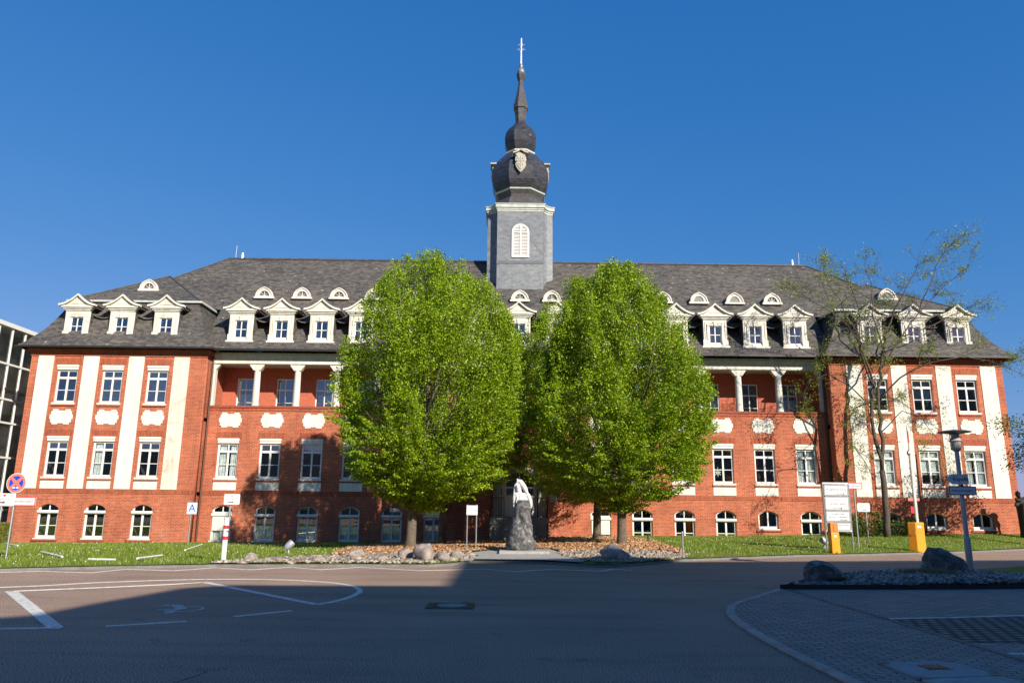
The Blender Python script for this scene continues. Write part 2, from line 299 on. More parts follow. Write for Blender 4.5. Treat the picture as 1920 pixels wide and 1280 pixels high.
# gravel and mulch bed (sheet a little above the lawn)
def patch(name,poly,mat,dz,res=.25,jit=.03):
    from mathutils.geometry import intersect_point_line
    def inside(x,y):
        c=False;n=len(poly)
        for i in range(n):
            x1,y1=poly[i];x2,y2=poly[i-1]
            if (y1>y)!=(y2>y) and x<(x2-x1)*(y-y1)/(y2-y1)+x1: c=not c
        return c
    me_=bmesh.new(); vv=[me_.verts.new((x,y,0)) for x,y in poly]; me_.faces.new(vv)
    x0=min(p[0] for p in poly);x1=max(p[0] for p in poly);y0=min(p[1] for p in poly);y1=max(p[1] for p in poly)
    k=x0+res
    while k<x1: bmesh.ops.bisect_plane(me_,geom=me_.verts[:]+me_.edges[:]+me_.faces[:],plane_co=(k,0,0),plane_no=(1,0,0)); k+=res*2
    k=y0+res
    while k<y1: bmesh.ops.bisect_plane(me_,geom=me_.verts[:]+me_.edges[:]+me_.faces[:],plane_co=(0,k,0),plane_no=(0,1,0)); k+=res*2
    for v in me_.verts: v.co.z=(gz(v.co.x,v.co.y)+dz+jit*noise.noise((v.co.x*2,v.co.y*2,3)))
    bmesh.ops.triangulate(me_,faces=me_.faces[:]); me=D.meshes.new(name); me_.to_mesh(me); me_.free()
    return tag(link(name,me,mat,smooth=True),kind='structure'),inside,(x0,x1,y0,y1)
gravpoly=[(-9.0,21.75),(-7.5,22.0),(-6.1,22.25),(-4.9,22.45),(-2.9,22.6),(-2.0,24.2),(-1.6,25.6),(-2.3,27.5),(-4,27.3),(-5.6,26.6),(-7,25.2),(-8.3,23.3)]
gravpoly2=[(1.1,26.9),(1.3,25.4),(2.2,23.4),(3.2,23.7),(4.6,25.3),(5.6,26.4),(5.9,27.4),(4.2,28.6),(2.5,28.4)]
mulpoly=[(-2.3,26.8),(-.9,28.1),(1.0,28.1),(1.4,26.9),(2.6,27.6),(4.2,27.9),(5.8,27.5),(5.9,31),(6.3,36),(5.6,39.8),(-1,40.6),(-5.5,40),(-7.2,35),(-7.0,30),(-6.6,26.6),(-5.2,26.3),(-4,26.9)]
_,in_g1,bb1=patch("gravel_bed",gravpoly,GRB,.035); _,in_g2,bb2=patch("gravel_bed",gravpoly2,GRB,.035); _,in_m,bbm=patch("mulch_bed",mulpoly,MULB,.06)
padpoly=[(-2.15,23.3),(-1.6,24.3),(.5,24.2),(1.6,23.4),(2.0,24.2),(1.3,26.4),(1.0,28.2),(-.9,28.2),(-2.0,26.7),(-1.5,25.5)]
patch("statue_forecourt",padpoly,CONC,.03,jit=0)
def stones(name,inside,bbx,n,smin,smax,mat,flat=.5,zoff=.03,fz=gz,boxy=True,tilt=.5):
    x0,x1,y0,y1=bbx; V=[];F=[]; base=np.array([(-1,-1,-1),(1,-1,-1),(1,1,-1),(-1,1,-1),(-.7,-.7,1),(.7,-.7,1),(.7,.7,1),(-.7,.7,1)],float)*.5
    fc=np.array([(0,3,2,1),(4,5,6,7),(0,1,5,4),(1,2,6,5),(2,3,7,6),(3,0,4,7)])
    while len(V)<n:
        x=random.uniform(x0,x1);y=random.uniform(y0,y1)
        if not inside(x,y): continue
        s=random.uniform(smin,smax); p=base*[s*random.uniform(.6,1.4),s*random.uniform(.6,1.2),s*flat*random.uniform(.6,1.4)]+rng.normal(0,s*.10,(8,3))
        a=random.uniform(0,6.3);tx=random.uniform(-tilt,tilt);ty=random.uniform(-tilt,tilt)
        R=np.array((Matrix.Rotation(a,3,'Z')@Matrix.Rotation(tx,3,'X')@Matrix.Rotation(ty,3,'Y')))
        V.append(p@R.T+[x,y,fz(x,y)+zoff]); F.append(fc+8*len(F))
    return tag(npmesh(name,np.concatenate(V),np.concatenate(F),mat),kind='stuff')
stones("gravel",in_g1,bb1,2600,.05,.16,GRAV); stones("gravel",in_g2,bb2,1300,.05,.14,GRAV)
stones("bark_mulch",in_m,bbm,9000,.06,.15,MUL,.25,.07)
# grass blades and daisies
def blades(name,n,region,h0,h1,mat,wd=.012,fz=gz,lean=.4):
    X=[];  out=[]
    while len(out)<n:
        x=random.uniform(region[0],region[1]);y=random.uniform(region[2],region[3])
        if y<ky(x)+.12 or in_m(x,y) or in_g1(x,y) or in_g2(x,y) or (y>40.9): continue
        if abs(x)<2 and y<29: continue
        out.append((x,y,fz(x,y)))
    P=np.array(out); a=rng.uniform(0,2*PI,n); h=rng.uniform(h0,h1,n); w_=wd
    dx=np.stack([np.cos(a),np.sin(a),np.zeros(n)],1)*w_; tip=np.stack([rng.normal(0,lean,n)*h,rng.normal(0,lean,n)*h,h],1)
    V=np.stack([P-dx,P+dx,P+tip],1).reshape(-1,3); F=np.arange(3*n).reshape(-1,3); return tag(npmesh(name,V,F,mat),kind='stuff')
blades("grass",70000,(-30,30,16,41),.04,.11,BLADE,.014)
def flowers():
    n=220; V=[];F=[]
    while len(V)<n:
        x=random.uniform(-24,26);y=random.uniform(19,40)
        if (abs(x)<2.4 and y<29) or noise.noise((x*.35,y*.35,5))<.05 or y<ky(x)+.3 or in_m(x,y) or in_g1(x,y) or in_g2(x,y): continue
        z=gz(x,y)+.09; r=.013; V.append([(x+r*math.cos(k*PI/3),y+r*math.sin(k*PI/3)*.8,z+.014*math.sin(k*PI/3)) for k in range(6)]); F.append(np.arange(6)+6*len(F))
    tag(npmesh("daisies",np.concatenate(V),np.array(F),WH),kind='stuff')
flowers()
# white edging strips in the worn planting ring on the left lawn
for i,((xa,ya),(xb,yb)) in enumerate([((-17.2,27.8),(-14.4,24.2)),((-25.6,38.8),(-22.4,34.7)),((-12.8,22.75),(-11.9,22.5)),((-11.6,23.2),(-11.8,25.3)),((-12.8,29.5),(-14.9,36.5))]):
    b=MB(); n=6; pts=[(xa+(xb-xa)*t/n,ya+(yb-ya)*t/n,gz(xa+(xb-xa)*t/n,ya+(yb-ya)*t/n)+.06) for t in range(n+1)]; b.tube(pts,.035,6)
    tag(b.build("edging_strip",WH),["white edging strip on the lawn, second from left of the ring","white edging strip on the lawn nearest the left frame edge","white edging strip lying parallel to the kerb at the ring's front","white edging strip slanting up to the right of the ring's front piece","white edging strip ending by the brick wall under the A sign"][i],"edging strip","white edging strips of the lawn ring")
# road markings
ZM=.004
def mark(name,fn,mat=RM):
    b=MB(); fn(b); return struct(name,b,mat)
zig=[(-24,16.4),(-21,15.9),(-17.4,18.2),(-15.1,17.7),(-12.42,19.75),(-11.1,19.5),(-10.05,21.05),(-8.75,20.4),(-7.9,21.72),(-6.9,20.95),(-6.3,21.95),(-5.3,21.2),(-4.77,22.1),(-2.21,21.03),(-1.22,21.97),(-.41,21.09),(.67,22.13),(2.03,21.61),(2.47,22.43),(2.98,22.03)]
zig=[(-24,15.9),(-20.5,16.9),(-16.2,18.0),(-12.42,19.85),(-11.0,19.6),(-10.7,20.75),(-9.3,20.4),(-8.64,21.5),(-7.49,20.95),(-6.69,21.9),(-5.68,21.2),(-4.77,22.15),(-3.0,21.2),(-1.22,21.97),(-.41,21.15),(.67,22.1),(2.03,21.6),(2.47,22.4),(2.98,22.05)]
mark("zigzag_line",lambda b: ribbon(b,zig,.10,0,ZM),RM)
loop=smoothline([(-26,8),(-16,13.6),(-10.97,16.1),(-9.64,17.2),(-8.2,18.0),(-7.06,18.3),(-5.89,18.25),(-4.87,17.9),(-4.25,17.4),(-3.85,16.8),(-3.62,16.1),(-3.58,15.5),(-3.62,14.9),(-3.76,14.29),(-3.95,13.85)],6)
mark("parking_outline",lambda b:(ribbon(b,loop,.12,0,ZM),ribbon(b,[(-10.29,15.45),(-9.05,16.2),(-7.9,17.0),(-7.35,17.5),(-3.95,13.85)],.12,0,ZM+.0025)))
mark("parking_outline",lambda b:(b.slab([(-10.38,15.32),(-10.22,15.46),(-6.82,11.12),(-6.81,11.0),(-6.95,10.98)],0,ZM+.004),ribbon(b,[(-14,9.8),(-7.6,10.95),(-7.0,11.04)],.11,0,ZM+.0015)))
mark("parking_dash",lambda b:(ribbon(b,[(-6.3,11.25),(-5.38,11.78)],.10,0,ZM),ribbon(b,[(-4.86,12.3),(-4.17,13.05)],.10,0,ZM)))
def wheelchair(b):
    ribbon(b,[( -5.98+.30*math.cos(t)*1.0,13.12+.30*math.sin(t)) for t in np.linspace(rad(200),rad(480),16)],.05,0,ZM)
    b.slab([(-6.40,13.58),(-6.22,13.62),(-5.92,13.12),(-6.06,13.02)],0,ZM+.002); b.slab([(-6.02,12.98),(-5.94,12.60),(-6.08,12.58),(-6.14,12.95)],0,ZM+.001); b.slab([(-6.36,13.0),(-6.34,12.94),(-5.98,13.0),(-5.98,13.08)],0,ZM+.003); b.slab([(-6.52,13.5),(-6.46,13.6),(-6.38,13.56),(-6.42,13.46)],0,ZM+.003)
mark("wheelchair_symbol",wheelchair,RMF)
for pts in ([(-.95,8.9),(-.4,9.6),(.15,10.9)],[(-14,26*.5),(-9,12.2),(-4,11.3),(0,11.2)]):
    pass
# cracks in the asphalt
CRK=simple("crack_seal",(.03,.03,.03),.7)
mark("asphalt_crack",lambda b:ribbon(b,[(-3.95+.02*k+.03*math.sin(k*1.7),6.6+.2*k) for k in range(10)],.012,0,.003),CRK)
mark("asphalt_crack",lambda b:ribbon(b,[(6.2+.3*k,15.5-.55*k+.1*math.sin(k*2.1)) for k in range(-4,1)],.02,0,.003),CRK)
# manhole cover: grate frame with round lid
t=thing("manhole_cover","square iron street drain frame with a pale round lid in the asphalt","manhole cover",(-1.6,13.85,0))
b=MB(); b.box(-2.02,-1.18,13.43,14.27,0,.006); b.build("grate_frame",simple("cast_iron",(.03,.028,.026),.6,.5),t)
b=MB()
for k in range(7): b.box(-1.99,-1.88,13.47+.11*k,13.52+.11*k,.0062,.014); b.box(-1.32,-1.21,13.47+.11*k,13.52+.11*k,.0062,.014)
b.build("grate",LEAD,t)
b=MB(); b.lathe([(.26,.0065),(.26,.012),(.24,.014),(0.01,.015)],(-1.58,13.86),28); b.build("lid",simple("lid_concrete",(.22,.22,.21),.8),t)
# car park paving
pavepoly=smoothline([(5.39,16.95),(4.3,15.3),(3.62,14.3),(3.22,13.3),(3.03,12.4),(2.93,11.4),(2.88,10.1),(2.88,9.1),(2.9,8.1),(3.0,5),(3.1,2)],5)
def pavemat():
    a=M("block_paving"); sp=a.n("SeparateXYZ"); a.l(a.pos(),sp.inputs[0])
    tri=lambda v,per,amp: a.math('MULTIPLY',a.math('PINGPONG',v,per),amp)
    x=a.math('ADD',sp.outputs[0],tri(sp.outputs[1],.055,.5)); y=a.math('ADD',sp.outputs[1],tri(sp.outputs[0],.06,.45))
    c=a.n("CombineXYZ"); a.l(x,c.inputs[0]); a.l(y,c.inputs[1]); mp=a.n("Mapping"); mp.inputs["Rotation"].default_value=(0,0,rad(8)); a.l(c.outputs[0],mp.inputs[0])
    b=a.n("TexBrick"); a.l(mp.outputs[0],b.inputs["Vector"]); b.inputs["Scale"].default_value=1; b.inputs["Brick Width"].default_value=.22; b.inputs["Row Height"].default_value=.13; b.inputs["Mortar Size"].default_value=.009; b.inputs["Mortar Smooth"].default_value=.3
    b.inputs["Color1"].default_value=(.32,.245,.20,1); b.inputs["Color2"].default_value=(.23,.18,.15,1); b.inputs["Mortar"].default_value=(.010,.009,.007,1)
    k=a.mix(.6,b.outputs["Color"],a.ramp(a.noise(1.2,6),[(.3,(.75,.77,.78)),(.7,(1.2,1.18,1.15))]),'MULTIPLY'); k=a.mix(.5,k,a.ramp(a.noise(50,3),[(.3,(.7,.7,.7)),(.7,(1.2,1.2,1.2))]),'MULTIPLY')
    a.col(k).r(.85).bump(b.outputs["Fac"],-.6,.015); return a.m
def grasspave():
    a=M("grass_paver"); mp=a.n("Mapping"); mp.inputs["Rotation"].default_value=(0,0,rad(-6)); a.l(a.pos(),mp.inputs[0])
    b=a.n("TexBrick"); a.l(mp.outputs[0],b.inputs["Vector"]); b.inputs["Scale"].default_value=1; b.inputs["Brick Width"].default_value=.21; b.inputs["Row Height"].default_value=.20; b.inputs["Mortar Size"].default_value=.045; b.inputs["Mortar Smooth"].default_value=.1
    b.inputs["Color1"].default_value=(.23,.185,.15,1); b.inputs["Color2"].default_value=(.18,.145,.12,1); b.inputs["Mortar"].default_value=(.024,.024,.017,1)
    a.col(a.mix(.5,b.outputs["Color"],a.ramp(a.noise(4,5),[(.3,(.7,.72,.7)),(.7,(1.2,1.2,1.2))]),'MULTIPLY')).r(.9).bump(b.outputs["Fac"],-.7,.03); return a.m
PV=pavemat()
pv=pavepoly+[(40,2),(40,17.2),(12,17.75),(8.2,17.2)]
b=MB(); b.slab(pv,0,.028); struct("car_park_paving",b,PV)
b=MB(); ribbon(b,[(x-.04,y+.02) for x,y in pavepoly],.14,0,.04); struct("paving_kerb",b,simple("pale_kerb",(.36,.28,.23),.85,var=.25,scale=3),bevel=.012)
b=MB(); ribbon(b,[(5.5,16.85),(5.42,14.6),(5.44,12.9),(5.4,11.4),(5.38,9.2),(5.4,3)],.085,0,.042); struct("paving_divider",b,simple("divider_concrete",(.16,.13,.10),.85,var=.3))
b=MB(); b.slab([(5.49,12.47),(7.87,12.95),(30,17),(30,12.4),(6.2,10.38),(5.47,10.42)],.02,.033); struct("grass_paving",b,grasspave())
b=MB(); ribbon(b,[(5.48,12.53),(6.62,12.72),(8.0,13.06),(20,15.6)],.07,.02,.038); ribbon(b,[(5.48,9.62),(7,9.5),(14,10)],.07,.02,.038); struct("parking_line",b,RM)
t=thing("drain_slab","concrete drain slab with rusty corner plates and a square grate in the car park paving","drain cover",(4.0,8.6,.028))
b=MB(); b.slab([(3.56,8.90),(4.42,9.06),(4.50,8.30),(3.58,8.12)],.028,.05); b.build("slab",simple("slab_concrete",(.26,.26,.25),.85,var=.12,scale=5),t)
b=MB(); b.slab([(3.58,8.09),(4.51,8.27),(4.56,7.5),(3.6,7.3)],.028,.05); b.build("slab",CONC,t)
b=MB(); b.slab([(3.90,8.78),(4.18,8.83),(4.20,8.58),(3.91,8.53)],.045,.054,0)
for k in range(5): b.slab([(3.915+.054*k,8.77+.01*k),(3.94+.054*k,8.775+.01*k),(3.945+.054*k,8.56+.01*k),(3.92+.054*k,8.555+.01*k)],.054,.06,1)
b.build("grate",[BLK,simple("rusty_iron",(.16,.07,.04),.7,.4,.3)],t)
for (x,y) in ((3.58,8.88),(4.40,9.04),(3.60,8.13),(4.48,8.32)):
    b=MB(); b.slab([(x-.05,y-.05),(x+.05,y-.05),(x+.05,y+.05),(x-.05,y+.05)],.05,.056); b.build("corner_plate",simple("rust_plate",(.26,.16,.11),.8,.3,.4,20),t)
# slate-chip island
ispoly=[(5.35,16.98),(8.2,17.18),(12.1,17.75),(14.5,18.2),(13.4,19.4),(12.2,20.9),(11.0,21.6),(10.2,21.0),(8.3,19.7),(6.4,17.9)]
def isz(x,y): return .10+.10*max(0,1-((x-9.7)/4.2)**2)*max(0,1-((y-19)/2.3)**2)
b=MB(); ribbon(b,ispoly,.07,0,.13,closed=True); struct("island_edging",b,BLK)
me_=bmesh.new(); vv=[me_.verts.new((x,y,0)) for x,y in ispoly]; me_.faces.new(vv)
for k in range(1,22): bmesh.ops.bisect_plane(me_,geom=me_.verts[:]+me_.edges[:]+me_.faces[:],plane_co=(5.35+k*.42,0,0),plane_no=(1,0,0))
for k in range(1,11): bmesh.ops.bisect_plane(me_,geom=me_.verts[:]+me_.edges[:]+me_.faces[:],plane_co=(0,17+k*.42,0),plane_no=(0,1,0))
for v in me_.verts: v.co.z=isz(v.co.x,v.co.y)
bmesh.ops.triangulate(me_,faces=me_.faces[:]); me=D.meshes.new("island_bed"); me_.to_mesh(me); me_.free(); tag(link("island_bed",me,SLB,smooth=True),kind='structure')
def in_is(x,y):
    c=False
    for i in range(len(ispoly)):
        x1,y1=ispoly[i];x2,y2=ispoly[i-1]
        if (y1>y)!=(y2>y) and x<(x2-x1)*(y-y1)/(y2-y1)+x1: c=not c
    return c
stones("slate_chippings",in_is,(5.3,14.5,17,21.6),5000,.05,.15,SLCH,.22,.015,isz)
b=MB(); b.slab([(11.3,21.5),(12.4,20.9),(13.6,19.3),(14.7,18.1),(30,20),(30,31),(20,27.2)],0,.07); struct("verge",b,GR)
# ------------------------------------------------------------------ the clinic building
YW,YM=41.2,42.0; XO,XI=27.25,17.47
B=thing("clinic_building","long red brick clinic with cream pilasters, mansard roof, dormers and an onion-domed clock-style turret","building",(0,42,0))
B['label']="long red brick building with cream pilasters, mansard roof, dormers and onion-domed slate turret"
BAYS=[-16.14,-13.8,-11.47,-9.19,-6.87,-4.58,-2.29,0,2.29,4.58,6.87,9.19,11.47,13.8,16.14]
WB=[20.12,22.63,25.14]
HW=.585
def rect(x0,x1,z0,z1): return [(x0,z0),(x1,z0),(x1,z1),(x0,z1)]
def arch(xc,hw,z0,zs,zt,n=10):   # segmental arch
    h=zt-zs; R=(hw*hw+h*h)/(2*h); a0=math.asin(min(1,hw/R)); c=zt-R
    return [(xc-hw,z0),(xc+hw,z0)]+[(xc+R*math.sin(a),c+R*math.cos(a)) for a in np.linspace(a0,-a0,n)]
# walls with openings
def wing(sx):
    xs_=sorted([sx*XI,sx*XO]); holes=[]
    for c in WB:
        holes+= [rect(sx*c-HW,sx*c+HW,3.08,5.27),rect(sx*c-HW,sx*c+HW,7.10,9.22)]
        holes.append(arch(sx*c,.56,-.13 if sx<0 else .80,1.40,1.64))
    me=holed(rect(xs_[0],xs_[1],-.62,10.0),holes,YW,YW+.38); link("wall",me,BR,B)
    b=MB(); xo=sx*XO; xi=sx*XI
    b.box(min(xo,xo-sx*.3),max(xo,xo-sx*.3),YW+.383,54.2,-.62,10.0)
    b.build("wall",BR,B); b=MB(); b.box(min(xi,xi+sx*.3),max(xi,xi+sx*.3),YW+.383,YM+.4,-.62,10.0); b.build("wall",BR,B)
    # brick cornice under the eaves and belt course
    b=MB(); a,c=xs_
    for z0,z1,o in ((9.72,9.80,.04),(9.86,10.0,.09),(10.003,10.13,.19)): b.box(a-o,c+o,YW-o,54.3,z0,z1)
    b.build("brick_cornice",BRS,B)
    b=MB(); b.box(a-.012,c+.012,YW-.02,YW+.05,2.20,2.42); b.build("belt_course",BRS,B)
    for i in range(4):
        x=sx*(18.84+2.5218*i); b=MB(); b.box(x-.432,x+.432,YW-.03,YW+.02,2.45,9.72); o=b.build("pilaster",CRD if (sx<0 and i==0) else CR,B)
        if sx<0 and i==0: o['label']="stained weathered pilaster"
for s in (-1,1): wing(s)
holes=[]
for i,x in enumerate(BAYS):
    if abs(x)>3: holes.append(rect(x-HW,x+HW,3.12,5.29))
    if abs(x)>4: 
        if i==13: holes.append(arch(x,.56,.70,1.42,1.66))
        else: holes.append(arch(x,.56,-.22,1.42,1.66))
holes.append(rect(-1.05,1.25,-.3,3.2))
me=holed(rect(-XI+.002,XI-.002,-.62,7.02),holes,YM,YM+.38); link("wall",me,BR,B)
# avant-corps round the portal
phole=[(-1.0,-.5),(1.2,-.5)]+[(.1+1.1*math.cos(a),2.72+1.1*.85*math.sin(a)) for a in np.linspace(0,PI,16)]
link("portal_wall",holed(rect(-2.9,3.0,-.55,6.9),[phole],YM-.55,YM-.003),BR,B)
b=MB(); b.box(-XI,XI,YM-.05,YM+.42,7.023,7.14); b.box(-XI,XI,YM-.025,YM-.001,6.86,6.93); b.build("parapet_coping",BRD,B)
b=MB(); b.box(-XI,XI,YM-.02,YM+.05,2.20,2.42); b.build("belt_course",BRS,B)
# loggia
holes=[]; LW=.52
for x in BAYS: holes.append(rect(x-LW,x+LW,7.16,9.02))
link("loggia_back_wall",holed(rect(-XI,XI,6.9,9.66),holes,44.0,44.3),simple("loggia_render",(.40,.105,.055),.85,var=.15,scale=5),B)
b=MB(); b.box(-XI,XI,YM+.423,44.0,6.9,7.04); b.build("loggia_floor",CONC,B)
b=MB(); b.box(-XI-.0,XI,YM+.40,44.3,9.663,9.74); b.build("loggia_ceiling",SOF,B)
for s in (-1,1): b=MB(); b.box(*sorted((s*(XI+.14),s*(XI+.001))),YM,44.3,7.0,10.0); b.build("loggia_side_wall",BR,B)
b=MB(); b.box(-XI,XI,YM-.06,YM+.40,9.54,9.82); b.box(-XI,XI,YM-.10,YM+.30,9.823,9.90); b.box(-XI,XI,YM-.14,YM+.3,9.903,9.98,1); b.box(-XI,XI,YM-.22,YM+.3,9.983,10.14,1); b.build("loggia_beam",[BEAM,VERD],B)
def column_mesh():
    b=MB(); b.lathe([(.205,0),(.205,.10),(.19,.12),(.19,.9),(.175,1.8),(.165,2.03)],(0,0),20)
    b.prism([(-.19,2.03),(.19,2.03),(.42,2.33),(.42,2.40),(-.42,2.40),(-.42,2.33)],-.17,.17); return b.mesh("column")
CMm=column_mesh()
for s in (-1,1):
    for x in (1.15,3.43,5.72,8.03,10.33,12.6,14.9): link("column",CMm,BEAM,B,(s*x,YM+.17,7.14))
    b=MB(); x0,x1=sorted((s*(XI-.001),s*(XI-.24))); b.box(x0,x1,YM+.0,YM+.3,7.143,9.537); b.prism([(s*(XI-.24),9.2),(s*(XI-.46),9.45),(s*(XI-.46),9.537),(s*(XI-.24),9.537)],YM+.02,YM+.28); b.build("column",BEAM,B)
# windows (shared meshes)
def frame_bars(b,x0,x1,z0,z1,y,fw=.075,d=.07):
    b.box(x0,x0+fw,y,y+d,z0,z1); b.box(x1-fw,x1,y,y+d,z0,z1); b.box(x0+fw,x1-fw,y,y+d,z0,z0+fw+.02); b.box(x0+fw,x1-fw,y,y+d,z1-fw,z1)
def tall_window(h):
    fm=MB(); hw=HW-.003; zt=h-.27; ztr=zt-.52
    frame_bars(fm,-hw,hw,.0,zt,.11,.095)
    fm.box(-hw+.095,hw-.095,.10,.185,ztr,ztr+.12); fm.box(-.045,.045,.105,.18,.095,ztr); fm.box(-.025,.025,.112,.17,ztr+.12,zt-.075)
    for s in (-1,1): fm.box(*sorted((s*.045,s*(hw-.095))),.125,.165,ztr*.52,ztr*.52+.035)
    bx=MB(); bx.box(-hw-.02,hw+.02,-.035,.105,h-.13,h-.005); bx.box(-hw,hw,-.005,.105,h-.27,h-.133)
    pn=MB(); pn.add([(-hw+.05,.15,.05),(hw-.05,.15,.05),(hw-.05,.15,zt-.03),(-hw+.05,.15,zt-.03)],[(0,1,2,3)])
    sl_=MB(); sl_.box(-hw-.06,hw+.06,-.05,.11,-.10,-.002); 
    s2=MB(); s2.box(-hw-.05,hw+.05,-.06,.05,-.19,-.103)
    return fm.mesh("window"),bx.mesh("shutter_box"),pn.mesh("pane"),sl_.mesh("sill"),s2.mesh("brick_sill")
def arch_window(h,zs,hw=.555):
    zt=h; fm=MB(); H=zt-zs; R=(hw*hw+H*H)/(2*H); a0=math.asin(hw/R); c=zt-R
    fm.box(-hw,-hw+.09,.11,.18,0,zs); fm.box(hw-.09,hw,.11,.18,0,zs); fm.box(-hw+.09,hw-.09,.11,.18,0,.13)
    a_=np.linspace(-a0,a0,11)
    for p,q in zip(a_,a_[1:]): fm.prism([(R*math.sin(p),c+R*math.cos(p)),(R*math.sin(q),c+R*math.cos(q)),((R-.035)*math.sin(q),c+(R-.035)*math.cos(q)),((R-.035)*math.sin(p),c+(R-.035)*math.cos(p))],.11,.18)
    zb=zs-.36
    tall=h>1.3
    if tall:
        fm.box(-hw+.09,hw-.09,.105,.19,zb,zb+.16); fm.box(-.045,.045,.108,.18,.13,zb); fm.box(-.02,.02,.115,.17,zb+.16,zt-.05)
        for s in (-1,1): fm.box(*sorted((s*.045,s*(hw-.09))),.125,.165,zb*.5,zb*.5+.035)
    else: fm.box(-.035,.035,.108,.18,.13,zt-.05)
    bx=None
    if tall:
        bx=MB(); bx.tube([(-hw-.01,.04,zb+.10),(hw+.01,.04,zb+.10)],.085,12); bx=bx.mesh("shutter_box")
    pn=MB(); pts=[(-hw+.05,.15,.06),(hw-.05,.15,.06)]+[((R-.03)*math.sin(a)*.96,.15,c+(R-.03)*math.cos(a)) for a in np.linspace(a0,-a0,9)]; pn.add(pts,[tuple(range(len(pts)))])
    sl_=MB(); sl_.box(-hw-.04,hw+.04,-.04,.11,-.06,.0); s2=MB(); s2.box(-hw-.14,hw+.14,-.06,.05,-.16,-.062)
    return fm.mesh("window"),bx,pn.mesh("pane"),sl_.mesh("sill"),s2.mesh("brick_sill")
def curtain_mesh(w_,z0,z1,k=26,amp=.015,xo=0):
    V=[];F=[]
    for i in range(k+1):
        x=xo-w_/2+w_*i/k; y=.24+amp*math.sin(i*1.9); V+=[(x,y,z0),(x,y,z1)]
    F=[(2*i,2*i+2,2*i+3,2*i+1) for i in range(k)]; me=D.meshes.new("curtain"); me.from_pydata(V,[],F); return me
TW=tall_window(2.19); TW2=tall_window(2.12); AW=arch_window(1.86,1.62); AWS=arch_window(.94,.71); AWR=arch_window(.83,.60)
CFULL=curtain_mesh(1.0,.1,1.8); CHALF=curtain_mesh(1.0,.1,.75); CL=curtain_mesh(.35,.1,1.8,10,.03,-.3); CR_=curtain_mesh(.35,.1,1.8,10,.03,.3); CAH=curtain_mesh(1.0,.12,.80)
def put_window(tp,x,y,z,cur=(),mat=WH,sill=ST):
    o=link("window",tp[0],mat,B,(x,y,z)); 
    if tp[1]: link("shutter_box",tp[1],SHUT,o,(x,y,z))
    link("pane",tp[2],GL,o,(x,y,z)); link("sill",tp[3],sill,o,(x,y,z)); link("brick_sill",tp[4],BRD,o,(x,y,z))
    for c in cur: link("curtain",c,CUR,o,(x,y,z))
    return o
CS1=curtain_mesh(1.0,1.05,1.85,6,.002); CS2=curtain_mesh(1.0,.6,1.85,8,.003); curs=[(),(CHALF,),(CL,CR_),(CFULL,),(CL,),(CS1,),(CR_,),(CS2,),()]
for s in (-1,1):
    for i,c in enumerate(WB):
        put_window(TW,s*c,YW,3.08,curs[(i*4+(s>0)*3)%9]); put_window(TW2,s*c,YW,7.10,((CFULL,),(CFULL,),()) [i] if s<0 else curs[(i*2+5)%9])
        if s<0: put_window(AW,s*c,YW,-.13+.0)
        else: put_window(AWR,s*c,YW,.80)
        b=MB(); b.box(s*c-.63,s*c+.63,YW-.02,YW+.02,2.45,2.93); b.build("cream_panel",CR,B)
for i,x in enumerate(BAYS):
    if abs(x)>3:
        o=put_window(TW,x,YM,3.12,curs[(i*i*5+i*2+2)%9])
        if i==12:   # paper star hung in the window
            b=MB(); pts=[]
            for k in range(16): r_=.30 if k%2==0 else .10; pts.append((x-.28+r_*math.sin(k*PI/8),3.75+r_*math.cos(k*PI/8)))
            b.prism(pts,YM+.20,YM+.215); b.build("paper_star",SGN,o)
        b=MB(); b.box(x-.63,x+.63,YM-.02,YM+.02,2.47,2.93); b.build("cream_panel",CR,B)
    if abs(x)>4:
        if i==13: put_window(AWS,x,YM,.70)
        else:
            o=put_window(AW,x,YM,-.22,(CAH,) if x<0 else ())
            if i in (0,9):
                b=MB(); 
                for k in range(16): b.box(x-.50,x+.50,YM+.03,YM+.06,.32+.062*k,.32+.062*k+.058)
                b.build("roller_shutter",SHUT,o)
# blazon-shaped cream plaques
half=[(.2,.34),(.2,.42),(.48,.42),(.48,.31),(.56,.31),(.56,.12),(.63,.12),(.63,-.12),(.56,-.12),(.56,-.30),(.47,-.30),(.47,-.41),(.16,-.41),(.16,-.35)]
plq=MB(); plq.prism(half+[(-x,z) for x,z in reversed(half)],-.03,.02); PLQ=plq.mesh("plaque")
for s in (-1,1):
    for c in WB: link("plaque",PLQ,CR,B,(s*c,YW,6.31))
for x in BAYS:
    if abs(x)>3: link("plaque",PLQ,CR,B,(x,YM,6.32))
# soldier lintels above the square windows
LM=MB().box(-.72,.72,-.008,.05,0,.34).mesh("lintel")
for s in (-1,1):
    for c in WB:
        for z in (5.272,9.222): link("lintel",LM,BRS,B,(s*c,YW,z))
for x in BAYS:
    if abs(x)>3: link("lintel",LM,BRS,B,(x,YM,5.295))
# loggia windows
def loggia_window():
    b=MB(); frame_bars(b,-LW+.003,LW-.003,0,1.86,.06,.06,.06); b.box(-LW+.06,LW-.06,.058,.125,1.15,1.22); b.box(-.025,.025,.062,.115,.06,1.8)
    b.box(-LW+.06,LW-.06,.07,.11,.42,.445); return b.mesh("window")
LWm=loggia_window(); pn=MB(); pn.add([(-LW+.03,.1,.03),(LW-.03,.1,.03),(LW-.03,.1,1.83),(-LW+.03,.1,1.83)],[(0,1,2,3)]); LPm=pn.mesh("pane")
for i,x in enumerate(BAYS):
    o=link("window",LWm,WHW,B,(x,44.0,7.16)); link("pane",LPm,GL,o,(x,44.0,7.16))
    if i%3!=1: link("curtain",curtain_mesh(.9,.05,.95),CUR,o,(x,44.05,7.16))
